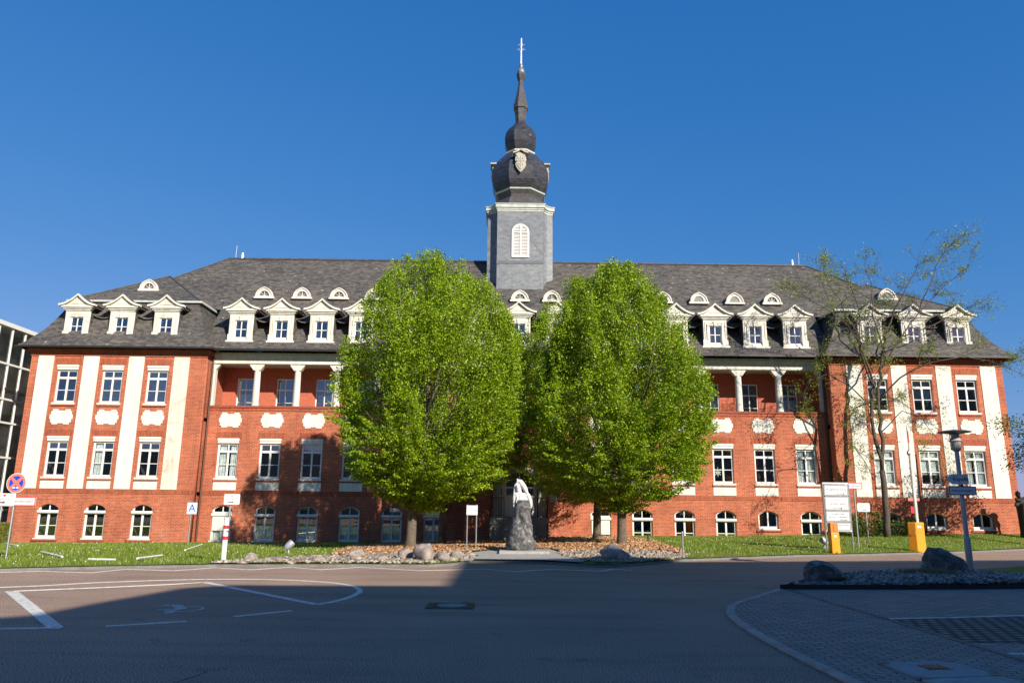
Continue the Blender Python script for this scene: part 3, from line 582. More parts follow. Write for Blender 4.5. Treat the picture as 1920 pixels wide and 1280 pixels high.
# dark rooms behind the glass
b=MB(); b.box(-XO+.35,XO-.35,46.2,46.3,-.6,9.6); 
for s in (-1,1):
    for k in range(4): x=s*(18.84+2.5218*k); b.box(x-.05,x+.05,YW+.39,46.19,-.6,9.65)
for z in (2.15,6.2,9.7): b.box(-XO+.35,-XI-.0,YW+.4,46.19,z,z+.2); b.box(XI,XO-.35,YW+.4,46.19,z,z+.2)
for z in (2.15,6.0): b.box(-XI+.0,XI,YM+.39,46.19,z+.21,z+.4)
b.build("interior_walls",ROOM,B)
# portal
b=MB(); n=16; ro,ri=1.42,1.1
outer=[(.1+ro*math.cos(a),2.72+ro*.85*math.sin(a)) for a in np.linspace(0,PI,n)]; inner=[(.1+1.0*math.cos(a),2.72+1.0*.85*math.sin(a)) for a in np.linspace(PI,0,n)]
b.prism([(1.1,-.3),(1.52,-.3)]+[(1.52,2.72)]+outer+[(-1.32,2.72),(-1.32,-.3),(-.9,-.3)]+inner,YM-.63,YM-.53); b.build("portal_arch",plastermat("portal_stone",(.36,.33,.28)),B,bevel=.03)
door=thing  # noqa
b=MB(); b.box(-.86,1.06,YM-.30,YM-.22,1.2,2.35); b.box(-.86,-.66,YM-.30,YM-.22,2.35,3.4); b.box(.86,1.06,YM-.30,YM-.22,2.35,3.4); b.box(.07,.13,YM-.29,YM-.23,2.35,3.55); b.box(-.9,1.1,YM-.31,YM-.21,2.72,2.82)
for x0 in (-.74,.18):
    b.box(x0,x0+.76,YM-.325,YM-.30,1.3,1.78); b.box(x0,x0+.76,YM-.325,YM-.30,1.86,2.28)
dr=b.build("door",WHW,B); b=MB(); b.add([(-.8,YM-.25,2.36),(1.0,YM-.25,2.36),(1.0,YM-.25,3.6),(-.8,YM-.25,3.6)],[(0,1,2,3)]); b.build("pane",GL,dr)
b=MB(); b.tube([(.2,YM-.34,1.75),(.2,YM-.40,1.75),(.2,YM-.40,2.0)],.018,6); b.build("handle",LEAD,dr)
b=MB(); b.box(-1.45,1.6,39.9,YM-.56,-.3,1.17)
for k in range(6): b.box(-.7,.9,39.9-.3*(k+1),39.9-.3*k-.003,-.3,.98-.19*k)
b.build("entrance_steps",CONC,B)
for s,x in ((-1,-1.42),(1,1.57)):
    b=MB(); xa,xb=(x,-.72) if s<0 else (.92,x)
    b.tube([(xa,39.95,2.2),(xb,39.95,2.2)],.02,6); b.tube([(xa,39.95,1.3),(xb,39.95,1.3)],.015,6)
    for k in range(6): xx=xa+(xb-xa)*k/5; b.tube([(xx,39.95,1.17),(xx,39.95,2.2)],.012,6)
    b.tube([(x,39.95,2.2),(x,41.3,2.2)],.02,6)
    for k in range(6): b.tube([(x,39.95+.27*k,1.17),(x,39.95+.27*k,2.2)],.012,6)
    b.build("railing",BLK,B)
b=MB(); b.box(1.75,2.15,YM-.575,YM-.551,2.0,2.45); b.build("wall_plate",simple("plate_grey",(.30,.30,.28),.5),B)
# downpipes
for x,y in ((-XI+.10,YM-.10),(XI-.10,YM-.10)):
    b=MB(); b.tube([(x,y-.05,9.95),(x,y,9.6),(x,y,-.4)],.05,8)
    for z in (1.5,4,6.5,9): b.tube([(x,y,z),(x,y,z+.05)],.065,8)
    b.build("downpipe",PIPE,B)
# ---- roofs
def strip(b,A,C,mi=0):
    n=len(A); i=len(b.v); b.v+=list(A)+list(C); b.f+=[(i+k,i+k+1,i+n+k+1,i+n+k) for k in range(n-1)]; b.mi+=[mi]*(n-1)
RP=[(41.35,10.27),(41.75,10.50),(42.25,10.90),(42.75,11.38),(43.3,12.0),(44.0,12.9),(44.35,13.32),(45.1,14.25),(46.5,15.97),(48.0,17.8)]
def aX(z): return 18.2 if z<13.3 else 26.15-(z-13.3)/.672
mb=MB()
lo=[p for p in RP if p[1]<=13.32]; hi=[p for p in RP if p[1]>=13.32]
for sgn in (1,-1):
    fy=(lambda y:y) if sgn==1 else (lambda y:96-y)
    strip(mb,[(-18.2,fy(y),z) for y,z in lo],[(18.2,fy(y),z) for y,z in lo])
    strip(mb,[(-aX(z),fy(y),z) for y,z in hi],[(aX(z),fy(y),z) for y,z in hi])
for s in (-1,1):
    A=[(s*aX(z),y,z) for y,z in hi]; C=[(s*aX(z),96-y,z) for y,z in hi]; strip(mb,A,C)
mb.build("main_roof",RF,B)
WP=[(0,10.2),(.25,10.42),(.5,10.76),(.8,11.16),(1.05,11.6),(1.3,12.12),(1.52,12.65),(1.72,13.25)]
for s in (-1,1):
    b=MB(); cx=s*22.45; hw0=5.45; y0=40.68; yb=55.3; rings=[]
    for t_,z in WP: rings.append([(cx-hw0+t_,y0+t_,z),(cx+hw0-t_,y0+t_,z),(cx+hw0-t_,yb-t_,z),(cx-hw0+t_,yb-t_,z)])
    t_=1.66; e=.0; rings.append([(cx-hw0+t_,y0+t_,13.28),(cx+hw0-t_,y0+t_,13.28),(cx+hw0-t_,yb-t_,13.28),(cx-hw0+t_,yb-t_,13.28)])
    for r_ in rings: b.v+=r_
    for k in range(len(rings)-1):
        for q in range(4): b.f.append((4*k+q,4*k+(q+1)%4,4*k+4+(q+1)%4,4*k+4+q)); b.mi.append(0)
    n=4*(len(rings)-1); i=len(b.v); b.v+=[(cx,46.25,15.98),(cx,49.7,15.98)]
    b.f+=[(n,n+1,i),(n+1,n+2,i+1,i),(n+2,n+3,i+1),(n+3,n,i,i+1)]; b.mi+=[0]*4
    b.build("wing_roof",RF,B)
    t_=1.60; b=MB(); ribbon(b,[(cx-hw0+t_,y0+t_),(cx+hw0-t_,y0+t_),(cx+hw0-t_,yb-t_),(cx-hw0+t_,yb-t_)],.16,13.16,13.275,closed=True); b.build("roof_cornice",VERD,B)
    b=MB(); ribbon(b,[(cx-hw0,y0),(cx+hw0,y0),(cx+hw0,yb),(cx-hw0,yb)],.13,10.12,10.21,closed=True); b.build("gutter",GUT,B)
b=MB(); b.box(-17.3,17.3,41.22,41.36,10.17,10.28); b.build("gutter",GUT,B)
b=MB(); b.tube([(-19.45,48,17.82),(19.45,48,17.82)],.09,8); b.build("ridge_cap",LEAD,B)
for s in (-1,1):
    b=MB(); b.tube([(s*19.45,48,17.82),(s*26.15,44.35,13.36)],.06,6); b.tube([(s*22.45,46.25,16.0),(s*26.2,42.4,13.33)],.05,6); b.tube([(s*22.45,46.25,16.0),(s*18.7,42.4,13.33)],.05,6); b.build("hip_cap",LEAD,B)
    x=s*19.0; b=MB(); b.tube([(x,48,17.8),(x+.02,48,18.75)],.015,5); b.build("lightning_rod",GALV,B)
    x=s*18.55; b=MB(); b.tube([(x,48,17.8),(x,48,18.12)],.09,8); b.tube([(x,48,18.13),(x,48,18.25)],.07,8,1); b.build("vent_pipe",[WH,BLK],B)
# ---- dormers
def ogee(hw,z0,zt,n=8):  # flared gable line from the left end to the apex
    out=[]
    for k in range(n+1):
        u=k/n; out.append((-hw*(1-u),z0+(zt-z0)*(u**1.75)))
    return out
def dormer_meshes():
    fr=holed(rect(-.68,.68,.13,1.70),[rect(-.37,.37,.26,1.34)],0,.16)
    b=MB(); b.box(-.80,.80,-.10,.16,0,.126); b.box(-.73,-.40,-.04,-.002,.13,.50); b.box(.40,.73,-.04,-.002,.13,.50)
    b.box(-.49,-.375,-.055,-.0415,.26,1.46); b.box(.375,.49,-.055,-.0415,.26,1.46); b.box(-.375,.375,-.035,-.002,1.343,1.46); b.box(-.60,-.56,-.03,-.002,.52,1.6); b.box(.56,.60,-.03,-.002,.52,1.6); b.box(-.40,.40,-.05,-.036,1.45,1.49)
    b.prism([(-.07,1.30),(.07,1.30),(.11,1.60),(-.11,1.60)],-.085,-.04)
    b.box(-.72,.72,-.05,.16,1.703,1.78); b.box(-.80,.80,-.11,.16,1.783,1.87); b.box(-.90,.90,-.18,.16,1.873,1.99)
    g=ogee(1.04,2.06,2.66); top=g+[(-x,z) for x,z in reversed(g[:-1])]
    b.prism([(-.90,1.993),(.90,1.993)]+[(x*.93,z-.10) for x,z in reversed(top)],-.12,.14)
    for (a,c) in zip(top,top[1:]): b.add([(a[0],-.26,a[1]),(c[0],-.26,c[1]),(c[0],-.26,c[1]-.11),(a[0],-.26,a[1]-.11),(a[0],-.0,a[1]),(c[0],-.0,c[1]),(c[0],-.0,c[1]-.11),(a[0],-.0,a[1]-.11)],[(0,1,2,3),(0,1,5,4),(3,2,6,7),(4,5,6,7),(0,3,7,4),(1,2,6,5)])
    b.prism([(-.36,2.08),(.36,2.08),(0,2.33)],-.145,-.122)
    me=b.mesh("dormer"); bm=bmesh.new(); bm.from_mesh(me); bm.from_mesh(fr); bm.to_mesh(me); bm.free()
    r=MB(); 
    for s in (-1,1): r.box(*sorted((s*.60,s*.675)),.163,2.3,.0,1.80)
    for (a,c) in zip(top,top[1:]): r.add([(a[0],.003,a[1]+.012),(c[0],.003,c[1]+.012),(c[0],.003,c[1]-.06),(a[0],.003,a[1]-.06),(a[0],2.9,a[1]+.012),(c[0],2.9,c[1]+.012),(c[0],2.9,c[1]-.06),(a[0],2.9,a[1]-.06)],[(0,1,2,3),(0,1,5,4),(3,2,6,7),(4,5,6,7),(0,3,7,4),(1,2,6,5)])
    e=MB()
    for s in (-1,1): e.box(*sorted((s*.68,s*.98)),.163,2.2,1.89,1.985)
    w_=MB(); w_.box(-.367,-.305,.06,.11,.263,1.337); w_.box(.305,.367,.06,.11,.263,1.337); w_.box(-.305,.305,.06,.11,.263,.34); w_.box(-.305,.305,.06,.11,1.28,1.337); w_.box(-.024,.024,.065,.105,.34,1.28); w_.box(-.305,.305,.068,.102,.79,.825)
    p=MB(); p.add([(-.34,.09,.3),(.34,.09,.3),(.34,.09,1.31),(-.34,.09,1.31)],[(0,1,2,3)])
    k=MB(); k.box(-.59,.59,.9,.95,.1,1.7)
    c=MB(); c.add([(-.31,.16,.35),(-.05,.18,.35),(-.24,.18,1.28),(-.31,.16,1.28)],[(0,1,2,3)])
    r.v+=[]; k0=len(r.v); r.add(e.v,e.f,1); return me,r.mesh("dormer_roof"),e.mesh("eaves_board"),w_.mesh("window"),p.mesh("pane"),k.mesh("dark_room"),c.mesh("curtain")
DM=dormer_meshes()
def put_dormer(x,y,z):
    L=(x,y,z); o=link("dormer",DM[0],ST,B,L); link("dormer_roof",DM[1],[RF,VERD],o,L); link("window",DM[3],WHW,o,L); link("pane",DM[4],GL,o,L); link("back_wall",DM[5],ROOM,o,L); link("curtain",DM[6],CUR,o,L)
for x in BAYS: put_dormer(x,42.3,10.83)
for s in (-1,1):
    for c in (20.12,22.63,25.17): put_dormer(s*c,41.45,10.70)
# flared slate apron between neighbouring dormers
def swag(x0,x1,yf,zf,name="roof_apron"):
    b=MB(); n=10; rows=[]
    prof=[(1.35,1.05),(.75,.50),(.35,.20),(.0,.02),(-.02,-.04),(.4,.10)]
    for i in range(n+1):
        u=-1+2*i/n; x=x0+(x1-x0)*i/n; lift=.22*u*u
        rows.append([(x,yf+dy,zf+dz+lift*(1-dy/1.6)) for dy,dz in prof])
    for a,c in zip(rows,rows[1:]): strip(b,a,c)
    b.build(name,RF,B)
for a,c in zip(BAYS,BAYS[1:]): swag(a+.66,c-.66,42.78,12.20)
for s in (-1,1):
    q=sorted([s*20.12,s*22.63,s*25.17])
    for a,c in zip(q,q[1:]): swag(a+.66,c-.66,41.82,12.08)
# eyebrow dormers
def eyebrow_meshes():
    n=12; out=[]; inn=[]
    for k in range(n+1):
        a=PI*k/n; px=-.55*math.cos(a); pz=.12+.56*math.sin(a); 
        if abs(px)<.2: pz+=(.2-abs(px))*.28
        out.append((px,pz)); inn.append((-.31*math.cos(a),.16+.34*math.sin(a)))
    b=MB(); b.prism(out+list(reversed(inn)),0,.14); b.box(-.62,.62,-.06,.14,0,.118); 
    for a,c in zip(out,out[1:]): b.add([(a[0],-.05,a[1]+.02),(c[0],-.05,c[1]+.02),(c[0]*.9,-.05,c[1]-.04),(a[0]*.9,-.05,a[1]-.04),(a[0],-.002,a[1]+.02),(c[0],-.002,c[1]+.02),(c[0]*.9,-.002,c[1]-.04),(a[0]*.9,-.002,a[1]-.04)],[(0,1,2,3),(0,1,5,4),(3,2,6,7),(0,3,7,4),(1,2,6,5)])
    r=MB()
    for a,c in zip(out,out[1:]): r.add([(a[0],.143,a[1]),(c[0],.143,c[1]),(c[0]*1.25,1.3,c[1]-.02),(a[0]*1.25,1.3,a[1]-.02)],[(0,1,2,3)])
    w_=MB(); w_.box(-.015,.015,.05,.09,.16,.49); w_.box(-.31,.31,.05,.09,.12,.18)
    for a in (PI/4,3*PI/4): w_.prism([(-.012,.17),(.012,.17),(.32*math.cos(a)+.012,.16+.33*math.sin(a)),(.32*math.cos(a)-.012,.16+.33*math.sin(a))],.055,.085)
    p=MB(); p.add([(x,.08,z) for x,z in inn],[tuple(range(n+1))])
    lv=MB()
    for k in range(6): h=.18+.055*k; hw=.31*math.sqrt(max(0,1-((h-.16)/.34)**2)); lv.add([(-hw,.03,h-.01),(hw,.03,h-.01),(hw,.09,h+.035),(-hw,.09,h+.035)],[(0,1,2,3)])
    return b.mesh("eyebrow_dormer"),r.mesh("dormer_roof"),w_.mesh("window"),p.mesh("pane"),lv.mesh("louvre")
EM=eyebrow_meshes()
def put_eye(x,y,z,lou=False):
    L=(x,y,z); o=link("eyebrow_dormer",EM[0],ST,B,L); link("dormer_roof",EM[1],RF,o,L)
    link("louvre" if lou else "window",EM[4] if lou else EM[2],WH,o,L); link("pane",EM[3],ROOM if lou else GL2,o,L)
for i,x in enumerate([-15.85,-13.5,-11.2,-9.0,-6.75,-4.5,0.1,2.1,4.5,6.75,9.05,11.3,13.55,15.9]): put_eye(x,44.95,14.24,i in (11,12))
put_eye(-22.55,43.9,14.32); put_eye(22.6,43.9,14.32,True)
# ---- tower
TX=.1; TC=48.15
def octo(r,z,ph=PI/8): return [(TX+r/math.cos(PI/8)*math.cos(ph+k*PI/4),TC+r/math.cos(PI/8)*math.sin(ph+k*PI/4),z) for k in range(8)]
def plan(o=0):
    a,c=1.5+o,2.15+o; base=[]
    for q in range(4):
        pts=[]
        for k in range(6):
            t_=PI/2*k/5; pts.append((c-(c-a)*math.cos(t_)*1.0,-c+ (c-a)*math.sin(t_)))   # concave quarter, front-right corner
        pts=[(a+(c-a)*(1-math.cos(t2)),-c+(c-a)*math.sin(t2)) for t2 in [PI/2*k/5 for k in range(6)]]
        ca,sa=math.cos(q*PI/2),math.sin(q*PI/2); base+=[(TX+x*ca-y*sa,TC+x*sa+y*ca) for x,y in pts]
    return base
b=MB(); b.slab(plan(),14.0,20.75); tw=b.build("tower",TS,B)
b=MB(); b.slab(plan(.02),20.66,20.78); b.slab(plan(.06),20.783,20.90); b.slab(plan(.12),20.903,21.12); b.slab(plan(.15),21.123,21.18); b.build("cornice",VERD,tw)
b=MB(); b.box(TX-1.52,TX+1.52,45.975,46.01,17.05,17.25); b.build("slate_band",simple("slate_band_grey",(.10,.115,.13),.6),tw)
b=MB(); b.v+=octo(2.0,21.2)+octo(1.6,21.95); b.f+=[(k,(k+1)%8,8+(k+1)%8,8+k) for k in range(8)]; b.mi+=[0]*8; b.build("tower_cap",LEAD,tw)
def octstack(prof,name,mat,parent):
    b=MB(); i0=0
    for r_,z in prof: b.v+=octo(r_,z)
    for i in range(len(prof)-1): b.f+=[(i*8+k,i*8+(k+1)%8,i*8+8+(k+1)%8,i*8+8+k) for k in range(8)]; b.mi+=[0]*8
    b.f+=[tuple(range(7,-1,-1)),tuple(range(8*len(prof)-8,8*len(prof)))]; b.mi+=[0,0]; return b.build(name,mat,parent)
octstack([(1.46,21.18),(1.48,21.6),(1.44,21.95),(1.50,22.2),(1.62,22.45)],"dome_base",LEAD,tw)
octstack([(1.63,22.45),(1.68,22.48),(1.70,22.56),(1.64,22.6)],"dome_moulding",VERD,tw)
octstack([(1.63,22.6),(1.75,22.85),(1.85,23.15),(1.905,23.5),(1.91,23.8),(1.87,24.15),(1.77,24.5),(1.60,24.85),(1.38,25.15),(1.16,25.4),(.98,25.6)],"onion_dome",DS,tw)
octstack([(.98,25.6),(1.0,25.62),(1.0,25.72),(.94,25.76)],"dome_moulding",VERD,tw)
octstack([(.84,25.76),(.93,26.0),(1.06,26.4),(1.09,26.75),(1.03,27.15),(.85,27.5),(.60,27.8),(.42,28.0),(.34,28.2)],"onion_dome",DS,tw)
octstack([(.33,28.2),(.36,28.4),(.38,28.7),(.43,29.1),(.43,29.15),(.50,29.22),(.50,29.55),(.46,29.58),(.40,29.9),(.30,30.4),(.22,30.9),(.17,31.3),(.18,31.45),(.24,31.6),(.32,31.9),(.32,32.0),(.27,32.02)],"spire",LEAD,tw)
b=MB(); b.lathe([(.26,32.0),(.27,32.15),(.22,32.4),(.12,32.5),(.14,32.6),(.13,32.75),(.05,32.85)],(TX,TC),16); b.build("finial",ZINC,tw,smooth=True)
b=MB(); b.tube([(TX,TC,32.8),(TX,TC,34.9)],[.045,.03],8)
for z,a in ((34.0,.32),(34.38,.24)):
    b.tube([(TX-a,TC,z),(TX+a,TC,z)],.028,6); b.tube([(TX-a*.5,TC,z-a*.35),(TX+a*.5,TC,z+a*.35)],.015,5); b.tube([(TX-a*.5,TC,z+a*.35),(TX+a*.5,TC,z-a*.35)],.015,5); b.tube([(TX,TC-.1,z),(TX,TC+.1,z)],.03,5)
b.build("cross",simple("silver_metal",(.62,.63,.66),.35,.6),tw)
# arched louvre window on the tower
lw=MB(); hw=.57; zc=19.2
oa=[(TX+.02+hw*math.cos(a),zc+hw*math.sin(a)) for a in np.linspace(0,PI,15)]; ia=[(TX+.02+(hw-.12)*math.cos(a),zc+(hw-.12)*math.sin(a)) for a in np.linspace(PI,0,15)]
lw.prism([(TX+.02+hw,17.48)]+oa+[(TX+.02-hw,17.48),(TX+.02-hw+.12,17.48)]+ia+[(TX+.02+hw-.12,17.48)],45.93,46.01)
lw.box(TX-.44,TX+.48,45.93,46.01,17.48,17.58); lw.box(TX-.03,TX+.07,45.925,46.0,17.58,19.66); lw.box(TX-.43,TX+.47,45.927,46.0,19.15,19.25)
for k in range(21):
    z=17.64+.1*k
    if 19.08<z<19.24: continue
    h=.45 if z<zc else .45*math.sqrt(max(0.02,1-((z-zc)/.47)**2))
    lw.add([(TX+.02-h,45.94,z-.03),(TX+.02+h,45.94,z-.03),(TX+.02+h,45.985,z+.045),(TX+.02-h,45.985,z+.045)],[(0,1,2,3)])
lo_=lw.build("louvre_window",WH,tw)
b=MB(); b.prism([(TX-.44,17.5),(TX+.48,17.5),(TX+.48,19.3),(TX+.02,19.66),(TX-.44,19.3)],45.992,45.998); b.build("louvre_backing",simple("louvre_backing",(.16,.10,.09),.8),tw)
# coats of arms on the dome (front and sides)
def arms():
    b=MB(); out=[(-.34,.45),(-.26,.52),(-.36,.60),(-.34,.75),(.34,.75),(.36,.60),(.26,.52),(.34,.45),(.38,.2),(.30,.05),(.36,-.1),(.30,-.3),(.12,-.55),(0,-.68),(-.12,-.55),(-.30,-.3),(-.36,-.1),(-.30,.05),(-.38,.2)]
    b.prism(out,-.12,.15)
    ins=[(x*.74,z*.74) for x,z in out]; b.prism(ins,-.16,-.118)
    b.box(-.02,.02,-.185,-.158,-.30,.50); b.box(-.24,.24,-.185,-.158,.08,.12)
    for (x,z) in ((-.13,.3),(.13,.3),(-.1,-.1),(.12,-.12)): b.lathe([(.06,0),(.05,.03),(.01,.045)],(0,0),8); [b.v.__setitem__(i,(b.v[i][0]+x,-.16-b.v[i][2],b.v[i][1]+z)) for i in range(len(b.v)-24,len(b.v))]
    g=ogee(.52,.74,.98,6); top=g+[(-x,z) for x,z in reversed(g[:-1])]
    for (a,c) in zip(top,top[1:]): b.add([(a[0],-.26,a[1]),(c[0],-.26,c[1]),(c[0],-.26,c[1]-.10),(a[0],-.26,a[1]-.10),(a[0],.25,a[1]),(c[0],.25,c[1]),(c[0],.25,c[1]-.10),(a[0],.25,a[1]-.10)],[(0,1,2,3),(0,1,5,4),(3,2,6,7),(0,3,7,4),(1,2,6,5)])
    return b.mesh("coat_of_arms")
AM=arms()
for q in range(4):
    a=q*PI/2; o=link("coat_of_arms",AM,plastermat("arms_stone",(.42,.40,.33),1),tw,(TX+math.sin(a)*(1.80 if q%2 else 1.98),TC-math.cos(a)*1.98,24.15)); o.rotation_euler=(0,0,a)
# ------------------------------------------------------------------ neighbouring glass building
t=thing("glass_building","modern glass-fronted building with white mullions at the left edge","building",(-34,47,0))
b=MB(); b.box(-45,-31.6,40,54,-.6,11.9); b.build("body",simple("glass_building_core",(.75,.74,.66),.8,var=.5,scale=.8),t)
b=MB(); b.add([(-30.22,40,-.5),(-30.22,54,-.5),(-30.22,54,11.8),(-30.22,40,11.8)],[(0,1,2,3)]); b.build("glazing",glassmat("facade_glass",(.78,.80,.76),.45),t)
b=MB()
for k in range(12): b.box(-30.24,-30.14,40.05+1.2*k,40.12+1.2*k,-.5,11.8)
for z in (1.2,4.2,6.2,7.55,9.6): b.box(-30.24,-30.12,40,54,z,z+.11)
b.box(-45,-30.05,39.9,54.1,11.8,12.05); b.build("mullions",WH,t)
# office blocks behind the photographer: they throw the shade over the yard and stand in the window reflections
OW=simple("office_wall",(.32,.29,.25),.85,var=.15,scale=.6)
def offset(p,s): return (p[0]+math.sin(AZ)*s,p[1]-math.cos(AZ)*s)
TE=math.tan(EL)
def office(poly,h,label):
    t=thing("office_block",label,"building",(sum(p[0] for p in poly)/len(poly),sum(p[1] for p in poly)/len(poly),0))
    b=MB(); b.slab(poly,-.3,h); b.build("wall",OW,t); b=MB(); n=len(poly)
    A=Vector(poly[0]); C=Vector(poly[1]); L=(C-A).length; u=(C-A)/L; nrm=Vector((-u.y,u.x)); nrm=nrm if nrm.y>0 else -nrm
    z=1
    while z<h-2.2:
        d=1.0
        while d<L-2:
            p=A+u*d; q=A+u*(d+1.3); b.slab([tuple(p-nrm*.02),tuple(q-nrm*.02),tuple(q+nrm*.03),tuple(p+nrm*.03)],z,z+1.5); d+=2.6
        z+=3.2
    b.build("window",GL2,t)
s1=28.; sh=[(-1.95,16.15+1.1),(-7.0,16.85),(-9.0,12.9),(-13.5,4.0)]
p1=[offset(p,s1) for p in [(-1.0,17.28),(-6.6,16.98),(-7.35,16.3),(-7.82,13.6),(-7.95,12.3),(-9.6,10.9),(-17,4)]]
office(p1+[(p1[-1][0],-34),(p1[0][0]+1,-34)],s1*TE,"lower office block behind the camera")
s2=35.; q1=offset((-2.0,24.2),s2); 
office([(q1[0],q1[1]),(q1[0]+60,q1[1]+12.5),(q1[0]+60,-36),(q1[0],-36)],s2*TE,"taller office block behind the camera to the right")
office([(-70,-30),(-14,-26),(-14,-40),(-70,-44)],9.5,"low office block behind the camera to the left")
# ------------------------------------------------------------------ trees
def leaf_cloud(C,Dn,size,asp=.62,fold=0):
    """rhombic leaves; C centres, Dn axis directions"""
    n=len(C); a=Dn/np.linalg.norm(Dn,axis=1,keepdims=True); r=rng.normal(0,1,(n,3)); s_=np.cross(a,r); s_/=np.linalg.norm(s_,axis=1,keepdims=True)+1e-9
    L=size[:,None]; V=np.stack([C-a*L*.5,C+s_*L*asp*.5,C+a*L*.5,C-s_*L*asp*.5],1).reshape(-1,3); return V,np.arange(4*n).reshape(-1,4)
def hornbeam(name,label,base,prof,cx,cy,nshoot,per,group,seed,trunk_r=.19,stems=None):
    global rng
    rng=np.random.default_rng(seed); random.seed(seed)
    t=thing(name,label,"tree",base,group); bx,by,bz=base
    zs=[p[0] for p in prof]; z0,z1=zs[0],zs[-1]
    def R(z): return interp(z,prof)
    # shoots on the crown surface
    pts=[];dirs=[];sz=[]
    cand=0
    tips=[]
    nb=nshoot//11; cols=[]
    while len(cols)<nb:
        z=random.uniform(z0,z1); r=R(z)
        if random.random()>(r+.5)/4.4: continue
        cols.append((random.uniform(0,2*PI),z,random.uniform(-.42,.30),random.uniform(.5,1.3),random.uniform(-.12,.12)))
    for (ac,zc,off,hl,tw_) in cols:
        for k in range(11):
            z=zc+random.uniform(-1,1)*hl; z=min(max(z,z0),z1); r=R(z)+off*(.5+.5*min(1,R(z)/3)); a=ac+tw_*(z-zc)+random.gauss(0,.17)/max(.6,r)
            rr=r*(1+.10*noise.noise((math.cos(a)*1.6+seed,math.sin(a)*1.6,z*.38)))+random.gauss(0,.10)
            if random.random()<.22: rr*=random.uniform(.45,.85)
            rr=max(.1,rr); tips.append((cx+rr*math.cos(a),cy+rr*math.sin(a)*.96,z,a,(z-z0)/(z1-z0)))
    for k in range(44):   # vertical leaders at the top
        a=random.uniform(0,2*PI); rr=random.uniform(0,1.15)*prof[-2][1]; tips.append((cx+rr*math.cos(a),cy+rr*math.sin(a),z1-.3*rr**1.6+random.uniform(-.45,.35),a,1.0))
    for (x,y,z,a,u) in tips:
        e=rad(-8+84*min(1,u*1.35)); d=np.array([math.cos(a)*math.cos(e),math.sin(a)*math.cos(e),math.sin(e)])+rng.normal(0,.12,3); d/=np.linalg.norm(d)
        L=random.uniform(.8,1.5); n=int(per*random.uniform(.6,1.3)); tt=rng.uniform(0,1,n)**.75
        wdt=(.05+.17*(1-tt))[:,None]*np.array([1,1,.8 if u>.4 else .42])
        c=np.array([x,y,z])-d*L*(1-tt)[:,None]+rng.normal(0,1,(n,3))*wdt; pts.append(c)
        dd=d+rng.normal(0,.7,(n,3)); dd[:,2]-=.25; dirs.append(dd)
    C=np.concatenate(pts); Dn=np.concatenate(dirs); size=rng.uniform(.055,.105,len(C))
    V,F=leaf_cloud(C-np.array(base),Dn,size); npmesh("crown",V,F,LF,t,base)
    b=MB(); stems=stems or [(bx,by)]
    forkz=bz+1.15
    b.tube([(bx,by,bz-.2),(bx,by,bz+.08),(bx+.02,by,bz+.45),(bx+.03,by,forkz),(bx+.05,by,forkz+.9),(cx,cy,prof[3][0]),(cx,cy,z1-1.5)],[trunk_r*1.35,trunk_r*1.12,trunk_r,trunk_r*.95,trunk_r*.7,trunk_r*.45,.03],12)
    for k in range(34):
        a=2.4*k+random.random()*.6; zz=forkz+random.uniform(-.1,1.7)+k*.04; zt=random.uniform(z0+.6,z1-1.2); r=R(zt)*.82; sx,sy=bx+.04,by
        p=[(sx,sy,zz),(sx+math.cos(a)*r*.35,sy+math.sin(a)*r*.35,zz+(zt-zz)*.35+.1),(cx+math.cos(a)*r*.75,cy+math.sin(a)*r*.75,zz+(zt-zz)*.72),(cx+math.cos(a)*r,cy+math.sin(a)*r,zt)]
        b.tube(p,[.06,.045,.028,.012],6)
    b.build("trunk",BK,t,smooth=True)
PR1=[(1.6,.6),(2.1,1.8),(3.0,3.0),(4.6,3.68),(6.8,3.72),(8.5,3.42),(10.2,2.8),(11.4,1.95),(12.3,1.05)]
GT="clipped hornbeams in front of the entrance"
hornbeam("hornbeam_tree","dense bright green egg-shaped hornbeam, front tree left of the white nun statue",(-4.4,30.6,gz(-4.4,30.6)),PR1,-3.92,30.8,2500,112,GT,11,.20)
PR2=[(1.6,.6),(2.1,1.8),(3.1,3.3),(4.6,3.8),(6.3,3.68),(8.3,3.15),(10.0,2.35),(11.2,1.35),(12.0,.6)]
hornbeam("hornbeam_tree","dense bright green hornbeam, front tree right of the white nun statue",(4.0,30.8,gz(4.0,30.8)),PR2,4.1,30.9,2450,112,GT,12,.19)
PR3=[(2.0,.9),(2.6,2.2),(3.6,3.2),(5.2,3.6),(7.2,3.6),(9.2,3.2),(11.0,2.3),(12.6,1.3),(13.3,.7)]
hornbeam("hornbeam_tree","shaded hornbeam half hidden behind the left front tree, nearer the brick wall",(-3.7,37.0,gz(-3.7,37)),PR3,-2.9,37.0,1300,80,GT,13,.19)
hornbeam("hornbeam_tree","shaded hornbeam half hidden behind the right front tree, nearer the brick wall",(3.75,37.0,gz(3.75,37)),PR3,2.9,37.0,1300,80,GT,14,.2)
